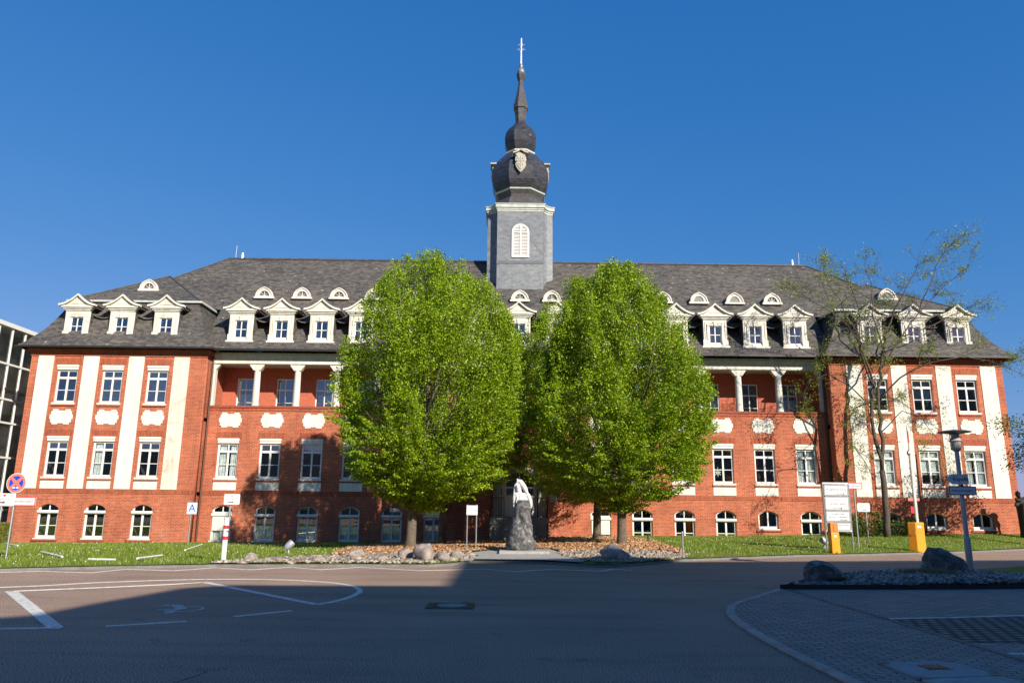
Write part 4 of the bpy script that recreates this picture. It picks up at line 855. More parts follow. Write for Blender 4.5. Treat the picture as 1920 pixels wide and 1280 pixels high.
# open young-leaved linden on the right
def openTree():
    global rng
    rng=np.random.default_rng(5); random.seed(5)
    BKT=simple("dark_bark",(.075,.055,.042),.9,var=.4,scale=14); base=(19.05,39.4,gz(19.05,39.4)); t=thing("linden_tree","slender sparse tree with a forked trunk and small new leaves before the right wing","tree",base)
    b=MB(); LC=[];LD=[]
    k=39.4/37.5
    def q(x,z,y=0): return Vector((x*k,39.4+y,1.7+(z-1.7)*k))
    limbs=[([q(18.05,.3),q(18.1,2.2),q(18.1,3.7)],[.19,.15,.14]),
     ([q(18.1,3.6),q(17.85,5.2,-.1),q(17.8,7.0,-.2),q(17.95,7.9,-.3),q(17.5,9.4,-.5),q(16.7,11.2,-.9),q(15.9,12.6,-1.2),q(15.4,14.0,-1.4)],[.10,.09,.08,.065,.05,.038,.025,.012]),
     ([q(18.1,3.6),q(18.35,5.2,.1),q(18.3,6.8,.2),q(18.6,8.4,.2),q(18.7,9.6,.1),q(19.3,11.3,0),q(20.2,13.2,-.3),q(21.4,15.7,-.4)],[.11,.10,.09,.08,.065,.045,.028,.012]),
     ([q(18.65,8.9,.2),q(19.6,10.2,.1),q(20.9,11.8,.3),q(22.4,13.3,.4),q(24.2,14.6,.6)],[.055,.045,.035,.025,.01]),
     ([q(21.0,11.9,.3),q(21.9,13.6,.5),q(22.5,14.9,.4),q(23.4,16.1,.2)],[.04,.03,.02,.01]),
     ([q(18.4,7.2,.2),q(19.3,8.3,-.3),q(20.6,9.0,-.8),q(22.2,9.3,-1.2),q(23.5,8.9,-1.6),q(24.9,8.0,-2.0)],[.05,.045,.035,.025,.015,.006]),
     ([q(18.0,7.8,-.3),q(17.2,9.2,-1),q(16.6,10.2,-1.6),q(15.8,10.8,-2.2),q(14.8,12.6,-2.6)],[.05,.045,.035,.02,.01]),
     ([q(17.8,6.6,-.2),q(16.9,8.0,.2),q(16.0,8.6,.4),q(14.9,8.2,.5),q(14.6,6.8,.6)],[.04,.035,.025,.015,.006]),
     ([q(18.1,4.5),q(17.2,5.9,-.7),q(16.4,6.1,-1.2),q(16.0,5.1,-1.5),q(15.9,3.9,-1.6)],[.03,.025,.018,.012,.006]),
     ([q(18.3,5.6,.1),q(19.1,6.6,-.6),q(19.9,6.1,-1),q(20.6,4.9,-1.2),q(20.5,3.7,-1.2)],[.03,.025,.018,.012,.006]),
     ([q(18.8,10.0,.1),q(18.6,11.8,.5),q(18.9,13.4,.8),q(18.7,14.8,1)],[.05,.04,.025,.01]),
     ([q(17.3,9.8,-.5),q(17.6,11.5,-.2),q(17.4,13.1,0),q(17.0,14.5,0)],[.045,.035,.022,.01]),
     ([q(16.8,11,-.9),q(15.6,11.9,-.6),q(14.6,12.6,-.5),q(13.9,13.3,-.3)],[.035,.025,.015,.008]),
     ([q(20.0,10.6,.2),q(21.6,11.2,.6),q(23.2,12.0,.9),q(24.6,12.6,1.1)],[.04,.03,.018,.008])]
    def twig(p,d,L,r,dep):
        pts=[p];rs=[r]; d=d.normalized()
        for i in range(4):
            d=(d+Vector((random.gauss(0,.22),random.gauss(0,.22),random.gauss(.03,.2)))).normalized(); p=p+d*L/4; pts.append(p); rs.append(r*(1-.2*(i+1)))
        b.tube(pts,rs,4 if r<.02 else 5,cap=False)
        if dep>0:
            for i in range(1,5):
                for _ in range(2 if i>1 else 1):
                    dd=(pts[i]-pts[i-1]).normalized()+Vector((random.gauss(0,.6),random.gauss(0,.6),random.gauss(.05,.5))); twig(pts[i],dd,L*random.uniform(.45,.7),r*.55,dep-1)
        else:
            for i in range(1,5):
                n=random.choice((0,1,1,1,2))
                for _ in range(n): LC.append(np.array(pts[i])+rng.normal(0,.06,3)); LD.append(rng.normal(0,1,3)-np.array([0,0,.6]))
    for pts,rs in limbs:
        P2=[];R2=[]
        for i in range(len(pts)-1):
            for q_ in range(3):
                t_=q_/3; P2.append(pts[i].lerp(pts[i+1],t_)+(Vector((random.gauss(0,.07),random.gauss(0,.07),0)) if q_ else Vector((0,0,0)))*(1 if rs[i]<.12 else .3)); R2.append(rs[i]+(rs[i+1]-rs[i])*t_)
        P2.append(pts[-1]); R2.append(rs[-1]); b.tube(P2,R2,9)
        for i in range(2 if len(pts)>3 else 9,len(pts)):
            for _ in range(3 if i<len(pts)-1 else 6):
                a=pts[i-1].lerp(pts[i],random.random()); dd=(pts[i]-pts[i-1]).normalized()*.7+Vector((random.gauss(0,.7),random.gauss(0,.6),random.gauss(.15,.5))); twig(a,dd,random.uniform(.7,1.35),min(.018,rs[i]*.5+.005),2 if random.random()<.55 else 1)
    b.v=[tuple(Vector(v)-Vector(base)) for v in b.v]; link("trunk",b.mesh("trunk"),BKT,t,base,smooth=True)
    C=np.array(LC); V,F=leaf_cloud(C-np.array(base),np.array(LD),rng.uniform(.045,.09,len(C)),.75); npmesh("crown",V,F,LF2,t,base)
openTree()
def blob_plant(name,label,cat,base,boxes,n,mat,sz=(.06,.11),up_=.5,group=None,stem=True):
    t=thing(name,label,cat,base,group); C=[]
    for _ in range(n):
        (cx,cy,cz,rx,ry,rz)=random.choice(boxes); u=rng.normal(0,1,3); u/=np.linalg.norm(u); r=random.uniform(.55,1)**.6; k=1+.25*noise.noise(Vector(u*2.2)+Vector((cx,cy,cz)))
        C.append([cx+u[0]*rx*r*k,cy+u[1]*ry*r*k,cz+u[2]*rz*r*k])
    C=np.array(C); Dn=C-np.array(base); Dn=Dn/np.linalg.norm(Dn,axis=1,keepdims=True)+rng.normal(0,.8,C.shape); V,F=leaf_cloud(C-np.array(base),Dn,rng.uniform(*sz,len(C))); npmesh("foliage",V,F,mat,t,base)
    if stem:
        b=MB()
        for (cx,cy,cz,rx,ry,rz) in boxes: b.tube([base,((cx+base[0])/2,(cy+base[1])/2,(cz+base[2])/2),(cx,cy,cz)],[.05,.035,.01],6)
        b.build("stems",BK,t)
    return t
blob_plant("shrub","dark green bushy shrub against the brick between the two white signs on the right","shrub",(18.1,40.2,.5),[(17.4,40.2,1.0,.75,.6,.65),(18.5,40.3,1.15,.8,.6,.75),(18.2,39.9,.8,.9,.5,.5)],5200,LF3)
blob_plant("shrub","low yellow-green shrub under the basement window behind the orange barrier","shrub",(20.4,40.3,.55),[(20.1,40.3,.85,.75,.5,.4),(20.9,40.3,.95,.5,.5,.45)],2600,LF3)
# tree at the right edge
def edge_tree():
    base=(26.0,35.6,gz(26,35.6)); t=thing("broadleaf_tree","leafy green tree reaching in at the right edge above the dark sculpture","tree",base); b=MB()
    b.tube([(26,35.6,.2),(26.1,35.6,2.5),(25.9,35.5,5),(26,35.5,8.5)],[.2,.17,.12,.04],10); C=[];Dn=[]
    for _ in range(80):
        z=random.uniform(3.9,6.6); a=random.uniform(0,2*PI); r=random.uniform(.8,2.75)*(1-.12*abs(z-5.2)); p=Vector((26+r*math.cos(a),35.6+r*math.sin(a),z)); b.tube([(26,35.6,z-.8),p],[.04,.01],5)
        n=130; d=np.array([math.cos(a),math.sin(a),.1]); c=np.array(p)+rng.normal(0,1,(n,3))*[.32,.32,.16]; C.append(c); Dn.append(d+rng.normal(0,.8,(n,3)))
    b.build("trunk",BK,t); C=np.concatenate(C); V,F=leaf_cloud(C-np.array(base),np.concatenate(Dn),rng.uniform(.07,.13,len(C))); npmesh("crown",V,F,LF3,t,base)
edge_tree()
# clipped hedge at the left
def hedge():
    base=(-29.6,40.3,-.45); t=thing("hedge","clipped yellow-green hedge block against the left corner of the brick building","hedge",base); x0,x1,y0,y1,z0,z1=-32,-26.75,39.9,40.9,-.45,.62
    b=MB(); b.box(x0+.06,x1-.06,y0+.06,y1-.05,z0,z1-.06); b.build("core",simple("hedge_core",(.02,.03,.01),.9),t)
    n=16000; f_=rng.integers(0,3,n); C=np.stack([rng.uniform(x0,x1,n),rng.uniform(y0,y1,n),rng.uniform(z0,z1,n)],1); C[f_==0,1]=y0; C[f_==1,2]=z1; C[f_==2,0]=x1; C+=rng.normal(0,.025,C.shape)
    V,F=leaf_cloud(C-np.array(base),rng.normal(0,1,(n,3)),rng.uniform(.04,.08,n)); npmesh("foliage",V,F,LFH,t,base)
hedge()
# ------------------------------------------------------------------ rocks
def rock(label,x,y,z,sx,sy,sz,mat,seed,rot=0,group=None,sub=4,cut=.0,name="boulder"):
    bm=bmesh.new(); bmesh.ops.create_icosphere(bm,subdivisions=sub,radius=1)
    o=Vector((seed*3.1,seed*1.7,seed*.9))
    planes=[Vector((random.gauss(0,1),random.gauss(0,1),random.gauss(0,.7))).normalized() for _ in range(9)]
    for v in bm.verts:
        p=v.co.copy()
        for pl in planes:
            d=p.dot(pl)-.72
            if d>0: p-=pl*d*.85
        p*=1+.16*noise.noise(p*1.6+o)+.06*noise.noise(p*5+o)+.025*noise.noise(p*13+o)
        v.co=Vector((p.x*sx,p.y*sy,(p.z+.62)*sz))
    me=D.meshes.new(name); bm.to_mesh(me); bm.free(); ob=link(name,me,mat,None,(x,y,z-.04),smooth=True); ob.rotation_euler=(0,0,rot); return tag(ob,label,"boulder",group)
random.seed(3)
RG="boulders edging the gravel bed"
rk=[("small pale boulder standing alone at the left tip of the gravel bed",-8.05,22.75,.24,.2,.17),("low dark brown stone, second from the left end of the gravel bed",-7.25,22.6,.22,.16,.10),
("flat tan stone beside the kerb left of the middle of the gravel bed",-6.15,22.75,.30,.24,.13),("grey boulder at the back of the gravel bed above the tan stones",-5.4,24.9,.30,.25,.18),("brown block stone beside the kerb below the back grey boulder",-5.05,22.95,.22,.18,.13),
("small cream stone left of the biggest boulder in the gravel bed",-4.3,23.0,.22,.18,.13),("rounded brown boulder touching the back of the biggest boulder",-3.75,24.2,.35,.28,.24),("biggest grey-brown boulder of the left gravel bed",-3.1,23.6,.42,.36,.34),("low tan boulder leaning on the right side of the biggest boulder",-2.55,23.4,.32,.26,.18),("pale boulder right of the biggest boulder, near the information board",-2.2,25.0,.26,.22,.17)]
for i,(l,x,y,sx,sy,sz) in enumerate(rk): rock(l,x,y,gz(x,y)+.03,sx,sy,sz,RK,i+1,random.uniform(0,6),RG,3)
rock("pointed sandy boulder in the gravel right of the statue",2.75,24.3,gz(2.75,24.3)+.02,.50,.38,.33,RK,31,.3,RG,4)
rock("small brown stone at the right of the right gravel bed",4.15,25.9,gz(4.15,25.9),.2,.16,.13,RK,33,1,RG,3)
rock("rounded dark boulder at the left end of the slate island",6.65,17.75,.10,.55,.46,.33,RKD,41,.2,None,5)
rock("tall slanted dark boulder beside the lamp post on the slate island",10.95,20.55,.14,.60,.42,.42,RKD,44,-.35,None,5)
# dry grass tuft
def tuft():
    n=1500; P=np.stack([rng.uniform(-.62,.62,n),rng.normal(0,.13,n),np.zeros(n)],1); d=rng.normal(0,.12,(n,3)); d[:,2]=rng.uniform(.10,.22,n); w_=np.stack([np.full(n,.006),np.zeros(n),np.zeros(n)],1)
    V=np.stack([P-w_,P+w_,P+d],1).reshape(-1,3); o=npmesh("dry_grass_clump",V,np.arange(3*n).reshape(-1,3),DRYG,None,(9.75,19.1,.17)); tag(o,"dry straw-coloured grass clump among the slate chips","grass clump")
tuft()
# ------------------------------------------------------------------ nun statue
def remesh_obj(name,mb,vox,mat,parent,smooth=True,passes=0):
    o=mb.build("tmp",mat); r=o.modifiers.new("r",'REMESH'); r.mode='VOXEL'; r.voxel_size=vox
    if passes: s_=o.modifiers.new("s",'SMOOTH'); s_.iterations=passes; s_.factor=.5
    dg=bpy.context.evaluated_depsgraph_get(); me=D.meshes.new_from_object(o.evaluated_get(dg)); D.objects.remove(o); me.name=name
    return link(name,me,mat,parent,smooth=smooth)
def ell(b,c,r,rot=None,n=14):
    vs=[];fs=[]; m_=n//2
    for i in range(m_+1):
        th=PI*i/m_
        for k in range(n):
            ph=2*PI*k/n; p=Vector((r[0]*math.sin(th)*math.cos(ph),r[1]*math.sin(th)*math.sin(ph),r[2]*math.cos(th)))
            if rot: p=rot@p
            vs.append(Vector(c)+p)
    for i in range(m_):
        for k in range(n): fs.append((i*n+k,i*n+(k+1)%n,(i+1)*n+(k+1)%n,(i+1)*n+k))
    b.add(vs,fs)
def statue():
    sx,sy=-.10,26.9; z0=gz(sx,sy)+.10; t=thing("nun_statue","white marble nun in a long veil rising from a rough dark stone cone","statue",(sx,sy,z0))
    prof=[(0,.50,0),(.08,.53,0),(.25,.52,0),(.45,.45,-.01),(.7,.39,0),(.95,.35,.02),(1.2,.31,.03),(1.45,.285,.05),(1.66,.27,.06),(1.70,.22,.06)]
    V=[];F=[]; n=40; m_=60
    for i in range(m_+1):
        z=1.70*i/m_; r=interp(z,[(p[0],p[1]) for p in prof]); cx=interp(z,[(p[0],p[2]) for p in prof])
        for k in range(n):
            a=2*PI*k/n; q=Vector((math.cos(a),math.sin(a),z*1.6)); rr=r*(1+.12*noise.noise(q*2.2)+.14*abs(noise.noise(q*5))-.05+.06*noise.noise(q*13))
            if abs(((a-1.5*PI+PI)%(2*PI))-PI)<.35 and .55<z<1.4: rr+=.05*math.sin(z*9+a*6)
            V.append((sx+cx+rr*math.cos(a),sy+rr*.8*math.sin(a),z0+z))
    for i in range(m_):
        for k in range(n): F.append((i*n+k,i*n+(k+1)%n,(i+1)*n+(k+1)%n,(i+1)*n+k))
    b=MB(); b.add(V,F+[tuple(range(m_*n,m_*n+n))]); b.build("stone_base",RKS,t,smooth=True)
    b=MB(); P=lambda x,y,z:(sx+x,sy+y,z0+z)
    ell(b,P(.03,0,1.70),(.235,.17,.14)); ell(b,P(-.01,-.02,1.82),(.165,.13,.15)); ell(b,P(-.10,-.05,1.95),(.065,.07,.12))
    ell(b,P(-.125,-.11,2.12),(.082,.10,.135)); ell(b,P(-.135,-.205,2.11),(.013,.03,.036)); ell(b,P(-.135,-.19,2.045),(.028,.018,.009)); ell(b,P(-.13,-.185,2.03),(.04,.02,.02)); ell(b,P(-.13,-.185,2.185),(.07,.035,.035))
    b.tube([P(-.26,.0,1.46),P(-.245,-.02,1.75),P(-.225,-.04,2.0),P(-.20,-.06,2.2),P(-.13,-.07,2.34)],[.03,.06,.062,.055,.05],10)
    b.tube([P(-.13,-.05,2.36),P(-.04,-.05,2.33),P(.06,-.05,2.21),P(.15,-.05,2.05),P(.245,-.05,1.85),P(.32,-.04,1.66),P(.345,-.02,1.52),P(.33,-.01,1.42)],[.06,.09,.09,.085,.08,.072,.06,.035],12); ell(b,P(-.14,.0,1.85),(.12,.12,.2)); ell(b,P(.10,.0,1.80),(.13,.12,.16))
    b.tube([P(-.12,.04,1.9),P(-.12,.03,2.15),P(-.10,.0,2.32)],[.15,.13,.06],14); b.tube([P(-.13,-.06,2.33),P(-.145,-.05,2.44)],[.05,.018],8)
    for x in (-.18,-.06,.06,.16): b.tube([P(x,-.145,1.60),P(x*.8,-.135,1.74),P(x*.5-.04,-.10,1.88)],[.02,.018,.01],6)
    remesh_obj("nun_figure",b,.011,MARB,t,True,1)
    b=MB(); b.slab([(sx-.75,sy-.75),(sx+.95,sy-.70),(sx+.95,sy+.5),(sx-.75,sy+.5)],z0-.3,z0); b.build("plinth_slab",CONC,t,bevel=.015)
statue()
# ------------------------------------------------------------------ signs and small things
def post(b,x,y,z0,z1,r=.03,n=10): b.tube([(x,y,z0-.1),(x,y,z1)],r,n)
def rrect(cx,cz,w_,h_,r=.05,n=4):
    pts=[]
    for (sx,sz,a0) in ((1,1,0),(-1,1,PI/2),(-1,-1,PI),(1,-1,1.5*PI)):
        for k in range(n+1): a=a0+PI/2*k/n; pts.append((cx+sx*(w_/2-r)+r*math.cos(a),cz+sz*(h_/2-r)+r*math.sin(a)))
    return pts
def panel(cx,y,cz,w_,h_,mat,parent,r=.04,name="sign_panel",th=.02):
    b=MB(); b.prism(rrect(cx,cz,w_,h_,r),y-th,y); return b.build(name,mat,parent)
def outline(cx,y,cz,w_,h_,t_,mat,parent,name="border",r=.03):
    b=MB(); a=rrect(cx,cz,w_,h_,r); c=rrect(cx,cz,w_-2*t_,h_-2*t_,max(.006,r-t_)); n=len(a)
    b.v+= [(x,y,z) for x,z in a]+[(x,y,z) for x,z in c]; b.f+=[(i,(i+1)%n,n+(i+1)%n,n+i) for i in range(n)]; b.mi+=[0]*n; return b.build(name,mat,parent)
def scribble(cx,y,cz,w_,h_,mat,parent,seed=1,name="lettering"):
    rr=random.Random(seed); b=MB(); x=cx-w_/2
    while x<cx+w_/2:
        k=rr.random(); wd=h_*.55
        if k<.12: x+=wd*.7; continue
        b.box(x,x+wd*.25,y-.002,y,cz-h_*.4,cz+h_*(.1 if k<.6 else .5)); b.box(x+wd*.25,x+wd*.8,y-.002,y,cz-h_*.4+rr.choice([0,.42*h_]),cz-h_*.22+rr.choice([0,.3*h_])+.001)
        x+=wd
    b.build(name,mat,parent)
def arrow(cx,y,cz,L,h_,mat,parent,sgn=1,thin=.25):
    b=MB(); a=h_*thin/2; pts=[(-L/2,-a),(L/2-h_*.6,-a),(L/2-h_*.6,-h_/2),(L/2,0),(L/2-h_*.6,h_/2),(L/2-h_*.6,a),(-L/2,a)]
    b.prism([(cx+sgn*x,cz+z) for x,z in pts],y-.004,y); b.build("arrow",mat,parent)
# no-stopping sign at the left edge
x,y=-15.75,23.6; z=gz(x,y); t=thing("no_stopping_sign","round red and blue no-stopping sign on a grey post at the left edge","sign",(x,y,z))
b=MB(); post(b,x,y,z,z+2.5,.032); b.build("post",GALV,t)
def disc(r,y_,mat,name,par,cz,cx=x,n=40):
    b=MB(); b.prism([(cx+r*math.cos(2*PI*k/n),cz+r*math.sin(2*PI*k/n)) for k in range(n)],y_-.003,y_); return b.build(name,mat,par)
cz=z+2.27; dk=disc(.30,y-.035,SGN,"disc",t,cz); b=MB(); n=40
b.prism([(x+.283*math.cos(2*PI*k/n),cz+.283*math.sin(2*PI*k/n)) for k in range(n)],y-.041,y-.0385); b.build("red_ring",SALM,dk)
for q in range(4):
    a0=PI/4+q*PI/2+.17; a1=a0+PI/2-.34; aa=np.linspace(a0,a1,9); b=MB(); c0=.055/ math.sin(PI/4)
    am=(a0+a1)/2; b.prism([(x+c0*math.cos(am),cz+c0*math.sin(am))]+[(x+.215*math.cos(a),cz+.215*math.sin(a)) for a in aa],y-.0445,y-.0415); b.build("blue_field",BLUP,dk)
b=MB()
for s in (-1,1): b.prism([(x+s*.01,cz-.125),(x+s*.01,cz-.165),(x+s*.06,cz-.165),(x+s*.06,cz-.18),(x+s*.11,cz-.145),(x+s*.06,cz-.11),(x+s*.06,cz-.125)],y-.048,y-.0455)
b.build("white_arrow",SGN,dk)
pl=panel(x+.27,y-.035,z+1.72,.82,.27,SGN,t,.01); outline(x+.27,y-.057,z+1.72,.82,.27,.025,REDP,pl,r=.01); text("lettering","Feuerwehrzufahrt",.098,INK,pl,(x+.27,y-.058,z+1.72),.001)
# white arrow sign at the very left
x,y=-15.25,22.4; z=gz(x,y); t=thing("direction_sign","white sign with red arrow on a pale post, cut by the left edge","sign",(x,y,z)); b=MB(); post(b,x-.08,y,z,z+1.9,.035); b.build("post",GALV,t)
b=MB(); b.tube([(x-.08,y-.0,z+.1),(x-.08,y,z+.85)],.045,10); b.build("blue_sleeve",simple("pale_blue_paint",(.20,.36,.50),.5),t)
pl=panel(x-.02,y-.04,z+1.74,.68,.36,SGN,t,.04); arrow(x-.08,y-.061,z+1.66,.26,.10,REDP,pl,1,.4); scribble(x,y-.061,z+1.76,.5,.045,LINKG,pl,4); b=MB(); b.prism([(x-.05,z+1.86),(x,z+1.82),(x+.05,z+1.86),(x+.02,z+1.89),(x,z+1.87),(x-.02,z+1.89)],y-.064,y-.0605); b.build("emblem",REDP,pl)
# A sign
x,y=-15.7,36.8; z=gz(x,y); t=thing("letter_sign","small pale blue square sign with a blue letter A on a post against the wall","sign",(x,y,z)); b=MB(); post(b,x,y,z,z+1.6,.03); b.build("post",GALV,t)
pl=panel(x+.05,y-.035,z+1.72,.47,.54,simple("pale_blue_sign",(.55,.64,.72),.4),t,.04); text("lettering","A",.48,BLUP,pl,(x+.05,y-.057,z+1.72),.002)
# banded pole with white sign
x,y=-8.87,22.72; z=gz(x,y); t=thing("direction_sign","white sign with small red arrow on a thick white pole with two red bands","sign",(x,y,z))
b=MB(); post(b,x,y,z,z+1.25,.075,14); b.build("post",WH,t); b=MB(); b.tube([(x+.06,y,z+1.15),(x+.06,y,z+1.75)],.03,10); b.build("upper_post",GALV,t)
for zz in (.62,.93): b=MB(); b.tube([(x,y,z+zz),(x,y,z+zz+.10)],.078,14); b.build("red_band",REDP,t)
b=MB(); b.tube([(x-.1,y-.05,z+.82),(x+.12,y-.05,z+.88)],.02,6); b.build("clamp",GALV,t)
pl=panel(x+.12,y-.05,z+1.78,.46,.31,SGN,t,.03); arrow(x+.10,y-.071,z+1.70,.16,.06,REDP,pl,1,.45); scribble(x+.12,y-.071,z+1.80,.34,.035,LINKG,pl,2); b=MB(); b.prism([(x+.07,z+1.90),(x+.12,z+1.85),(x+.17,z+1.90),(x+.12,z+1.87)],y-.074,y-.0705); b.build("emblem",REDP,pl)
# floodlights
def flood(x,y,label,ang):
    z=gz(x,y); t=thing("floodlight",label,"floodlight",(x,y,z),"garden floodlights"); b=MB(); b.lathe([(.11,z-.03),(.11,z+.03),(.05,z+.05),(.045,z+.14)],(x,y),14); b.build("stand",GALV,t)
    b=MB(); d=Vector((math.sin(ang)*.75,.25,.62)).normalized(); c=Vector((x,y,z+.28)); b.tube([c-d*.17,c-d*.15,c-d*.02,c+d*.13,c+d*.17,c+d*.19],[.05,.09,.125,.13,.12,.08],16); b.build("lamp_head",simple("grey_flood",(.33,.34,.37),.45,.3),t,smooth=True)
flood(-8.35,27.6,"grey garden floodlight on the left lawn tilted up to the right",.9); flood(12.95,32.8,"grey garden floodlight beside the left post of the sign rack",-.9)
# information board
x,y=-1.85,27.55; z=gz(x,y)+.02; t=thing("information_board","white information board on two thin legs left of the nun statue","sign",(x,y,z))
for s in (-1,1): b=MB(); b.box(x+s*.165-.018,x+s*.165+.018,y-.02,y+.02,z-.05,z+1.62); b.build("leg",GALV,t)
pl=panel(x,y-.022,z+1.42,.40,.34,SGN,t,.008); outline(x,y-.043,z+1.42,.40,.34,.018,simple("frame_grey",(.55,.55,.53),.5),pl,r=.008); scribble(x+.1,y-.043,z+1.42,.07,.09,LINKG,pl,9)
# posts
def bollard(x,y,h,r,mat,label,name="bollard"):
    z=gz(x,y); t=thing(name,label,"post",(x,y,z)); b=MB(); b.lathe([(r*1.5,z-.03),(r*1.5,z+.02),(r,z+.03),(r,z+h-.02),(r*.8,z+h)],(x,y),14); b.build("shaft",mat,t)
    return t,z
t,z=bollard(5.6,27.15,.80,.035,GALV,"thin grey metal post at the lawn corner left of the asphalt road"); b=MB(); b.tube([(5.6,27.15,z+.76),(5.95,27.5,z+.62)],.012,6); b.build("hook",GALV,t)
bollard(5.75,34.5,.38,.03,BLK,"short black post on the lawn beside the mulch")
bollard(1.35,36.5,.85,.06,simple("bollard_brown",(.12,.09,.07),.7),"brown post standing in the shade right of the statue")
# sign rack
x0,x1,y=12.55,13.63,31.6; z=gz(13,y); t=thing("sign_rack","tall white direction board rack with four stacked panels beside the orange card reader","sign",(13.09,y,z))
for xx in (x0,x1): b=MB(); b.tube([(xx,y,z-.1),(xx,y,z+2.72)],.035,8); b.build("post",GALV,t)
for q_ in (.74,2.66): b=MB(); b.box(x0,x1,y-.03,y+.03,z+q_,z+q_+.065); b.build("crossbar",WH,t)
zz=z+2.64
for i,h in enumerate((.47,.59,.45,.38)):
    pl=panel(13.09,y-.032,zz-h/2,1.0,h-.03,SGN,t,.04); outline(13.09,y-.0525,zz-h/2,0.97,h-.06,.026,INK,pl,r=.04)
    if i==0: text("lettering","Augenpraxis",.17,LINKG,pl,(13.09,y-.053,zz-.19),.001); arrow(13.25,y-.054,zz-.38,.36,.09,INK,pl,1,.16)
    if i==1: scribble(13.09,y-.0535,zz-.17,.85,.07,LINKB,pl,11); scribble(13.09,y-.0535,zz-.30,.8,.09,LINKR,pl,12); arrow(13.09,y-.054,zz-.49,.40,.10,INK,pl,1,.16)
    if i==2: scribble(13.09,y-.0535,zz-.13,.55,.07,LINKG,pl,13); scribble(13.09,y-.0535,zz-.25,.8,.07,LINKG,pl,14); arrow(13.3,y-.054,zz-.38,.30,.08,INK,pl,1,.16)
    if i==3: scribble(12.78,y-.0535,zz-.3,.1,.12,INK,pl,15); scribble(13.25,y-.0535,zz-.12,.5,.06,LINKG,pl,16)
    zz-=h
# fire access sign
x,y=14.55,33.1; z=gz(x,y); t=thing("fire_access_sign","white Feuerwehrzufahrt sign with red border on a grey post right of the sign rack","sign",(x,y,z)); b=MB(); post(b,x,y,z,z+2.6,.032); b.build("post",GALV,t)
pl=panel(x-.02,y-.035,z+2.62,.74,.27,SGN,t,.01); outline(x-.02,y-.057,z+2.62,.74,.27,.03,REDP,pl,r=.01); text("lettering","Feuerwehrzufahrt",.088,INK,pl,(x-.02,y-.058,z+2.62),.001)
# small white sign
x,y=16.6,36.5; z=gz(x,y); t=thing("direction_sign","small white sign with red arrow on a post in front of the dark shrub","sign",(x,y,z)); b=MB(); post(b,x,y,z,z+1.5,.03); b.build("post",GALV,t)
pl=panel(x-.12,y-.035,z+1.62,.60,.40,SGN,t,.05); scribble(x-.12,y-.0565,z+1.62,.42,.045,LINKG,pl,21); arrow(x-.10,y-.057,z+1.51,.20,.07,REDP,pl,1,.5); b=MB(); b.prism([(x-.17,z+1.75),(x-.12,z+1.70),(x-.07,z+1.75),(x-.12,z+1.72)],y-.06,y-.0565); b.build("emblem",REDP,pl)
# card reader
x,y=12.25,30.2; z=.0; t=thing("card_reader","slim orange ticket column with a white reader head at the road edge","card reader",(x,y,z)); b=MB(); b.box(x-.15,x+.17,y-.16,y+.16,z,z+.88); b.build("column",ORG_,t,bevel=.02)
b=MB(); b.box(x-.15,x+.15,y-.15,y+.15,z+.883,z+1.24,0); b.box(x-.04,x+.13,y-.16,y-.152,z+.91,z+1.20,1); b.build("reader_head",[simple("brown_orange",(.50,.18,.02),.5),ORGD],t,bevel=.015)
b=MB(); b.box(x-.05,x+.07,y-.168,y-.161,z+.70,z+.77); b.build("sticker",SGN,t)
# barrier
x,y=16.55,32.2; z=gz(x,y); t=thing("barrier","orange car park barrier cabinet with its boom raised upright","barrier",(x,y,z))
b=MB(); pts=[(x-.46,y-.10),(x-.02,y-.26),(x+.36,y-.16),(x-.05,y+.12)]; b.slab([(x-.28,y+.0),(x-.06,y-.22),(x+.30,y-.22),(x+.26,y+.16),(x-.1,y+.22)],z-.1,z+1.16); b.build("cabinet",ORG_,t,bevel=.02)
b=MB(); b.prism([(x+.0,z+.95),(x+.17,z+.95),(x+.17,z+1.03),(x+.0,z+1.03)],y-.227,y-.221); b.build("sticker",SGN,t)
b=MB(); b.tube([(x-.04+.07*math.cos(a),y-.224,z+.74+.07*math.sin(a)) for a in np.linspace(0,2*PI,13)],.008,5); b.build("round_label",simple("pale_red",(.72,.35,.30),.5),t)
bm_=MB(); bx=x+.16; bm_.box(bx-.045,bx+.045,y-.03,y+.03,z+1.16,z+5.2); bo=bm_.build("boom",simple("boom_white",(.50,.49,.47),.5),t)
b=MB()
b.box(bx-.048,bx-.01,y-.034,y+.034,z+4.5,z+5.0); b.build("red_band",REDP,bo)
b=MB(); b.tube([(bx-.12,y-.02,z+4.05),(bx-.05,y-.02,z+4.05)],.10,12); b.build("boom_bracket",GALV,bo)
b=MB(); b.box(bx-.085,bx-.048,y-.02,y+.02,z+1.3,z+4.2); b.build("boom_skirt",REDP if False else simple('skirt_grey',(.16,.13,.13),.5),bo)
# small red and white sign behind the barrier
x,y=17.9,34.5; z=gz(x,y); t=thing("small_sign","small white strip sign with a red square under it behind the barrier boom","sign",(x,y,z)); b=MB(); post(b,x+.1,y,z,z+2.1,.025); b.build("post",BLK,t)
b=MB(); b.box(x-.3,x+.22,y-.05,y-.03,z+2.0,z+2.13); b.build("sign_panel",SALM,t); b=MB(); b.box(x-.22,x-.02,y-.05,y-.03,z+1.45,z+1.75); b.build("red_plate",REDP,t)
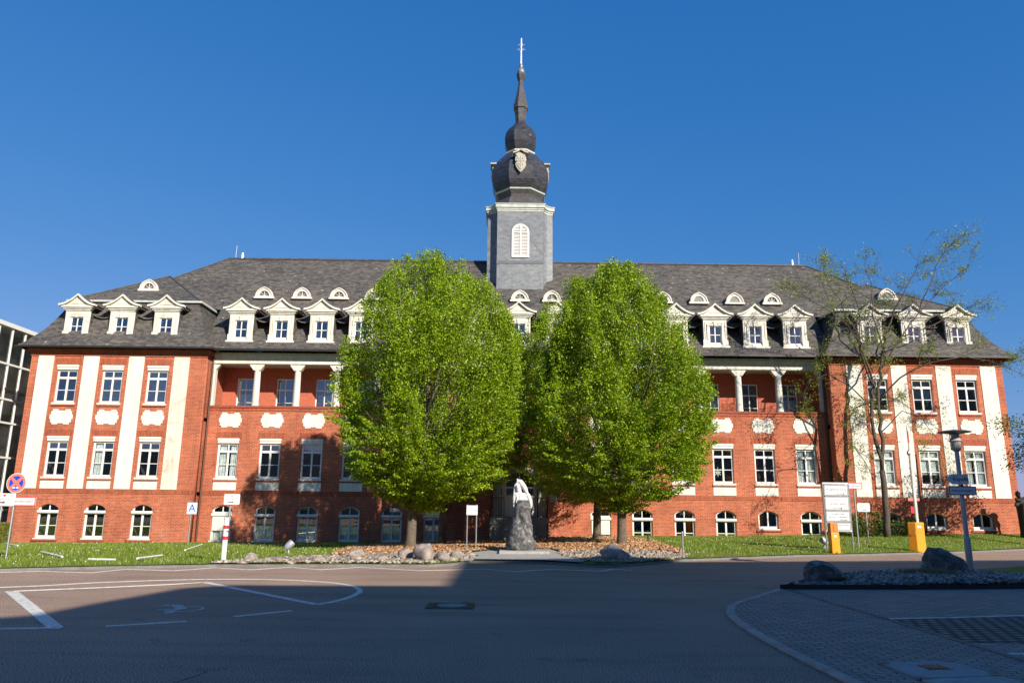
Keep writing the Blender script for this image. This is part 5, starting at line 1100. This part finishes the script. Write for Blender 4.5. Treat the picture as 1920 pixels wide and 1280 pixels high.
# street lamp with signs
x,y=11.95,20.95; z=.10; t=thing("street_lamp","grey street lamp with flat disc top carrying the Kapelle and Feuerwehrzufahrt signs","street lamp",(x,y,z))
H=z
b=MB(); b.lathe([(.085,z-.1),(.085,z+.9),(.06,z+.95),(.058,z+3.25),(.10,z+3.28),(.11,z+3.3)],(x,y),16); b.build("pole",LAMPG,t,smooth=False)
b=MB(); b.lathe([(.11,H+0.3+3.0),(.13,H+0.3+3.05),(.13,H+0.3+3.22)],(x,y),16); b.build("lamp_glass",simple("lamp_glass",(.40,.38,.30),.3),t)
b=MB()
for k in range(3): a=2*PI*k/3+.5; b.tube([(x+.125*math.cos(a),y+.125*math.sin(a),H+0.3+3.0),(x+.125*math.cos(a),y+.125*math.sin(a),H+0.3+3.5)],.015,6)
b.lathe([(.14,H+0.3+3.22),(.17,H+0.3+3.24),(.10,H+0.3+3.34),(.11,H+0.3+3.50)],(x,y),16); b.build("lamp_head",LAMPG,t)
b=MB(); b.lathe([(.12,H+0.3+3.44),(.42,H+0.3+3.485),(.43,H+0.3+3.50),(.30,H+0.3+3.535),(.05,H+0.3+3.56)],(x,y),36); b.build("disc_shade",simple("shade_grey",(.10,.10,.11),.5),t,smooth=False)
pts=[(-.385,0),(-.22,.14),(.235,.14),(.235,-.14),(-.22,-.14)]
b=MB(); b.prism([(x-.06+a,H+2.49+c) for a,c in pts],y-.10,y-.08); pl=b.build("sign_panel",GREYS,t); text("lettering","Kapelle",.150,BLK,pl,(x-.04,y-.102,H+2.49),.002)
pl=panel(x-.02,y-.08,H+2.18,.76,.24,GREYS,t,.01); outline(x-.02,y-.1025,H+2.18,.76,.24,.025,simple("dark_red",(.30,.03,.04),.5),pl,r=.01); text("lettering","Feuerwehrzufahrt",.084,BLK,pl,(x-.02,y-.103,H+2.18),.001)
b=MB(); b.tube([(x,y-.09,H+2.32),(x,y,H+2.32)],.03,8); b.build("clamp",BLK,t)
# dark bronze figure at the right edge
x,y=26.35,39.8; z=gz(x,y); t=thing("bronze_figure","dark sculpture of a standing figure with raised hands at the right edge","statue",(x,y,z)); b=MB(); P=lambda a,c,d:(x+a,y+c,z+d)
b.tube([P(.12,0,-.1),P(.12,0,.3),P(.1,0,1.2),P(.1,0,1.75)],[.34,.30,.30,.34],14); ell(b,P(.1,0,1.75),(.38,.22,.32)); ell(b,P(-.12,-.03,2.22),(.13,.13,.17)); b.tube([P(-.02,0,1.95),P(-.1,-.02,2.12)],[.12,.08],8)
b.tube([P(-.15,-.05,1.9),P(-.34,-.12,1.62),P(-.42,-.2,1.68)],[.11,.10,.07],8); ell(b,P(-.34,-.2,1.95),(.09,.08,.09)); b.tube([P(-.1,-.1,1.85),P(-.22,-.2,1.9),P(-.33,-.2,1.95)],[.1,.08,.06],8); ell(b,P(.35,0,1.9),(.25,.2,.25)); b.tube([P(.3,0,1.9),P(.6,0,1.5),P(.7,-.1,1.1)],[.14,.11,.09],8)
for (a,d) in ((-.44,1.70),(-.40,1.76),(-.46,1.63)): b.tube([P(-.40,-.2,1.68),P(a-.03,-.25,d)],[.03,.018],6)
remesh_obj("figure",b,.03,BRZ,t,True,1)
# ------------------------------------------------------------------ done
for o in D.objects:
    if o.type=='MESH' and not o.parent and 'kind' not in o and 'label' not in o: print("UNTAGGED",o.name)
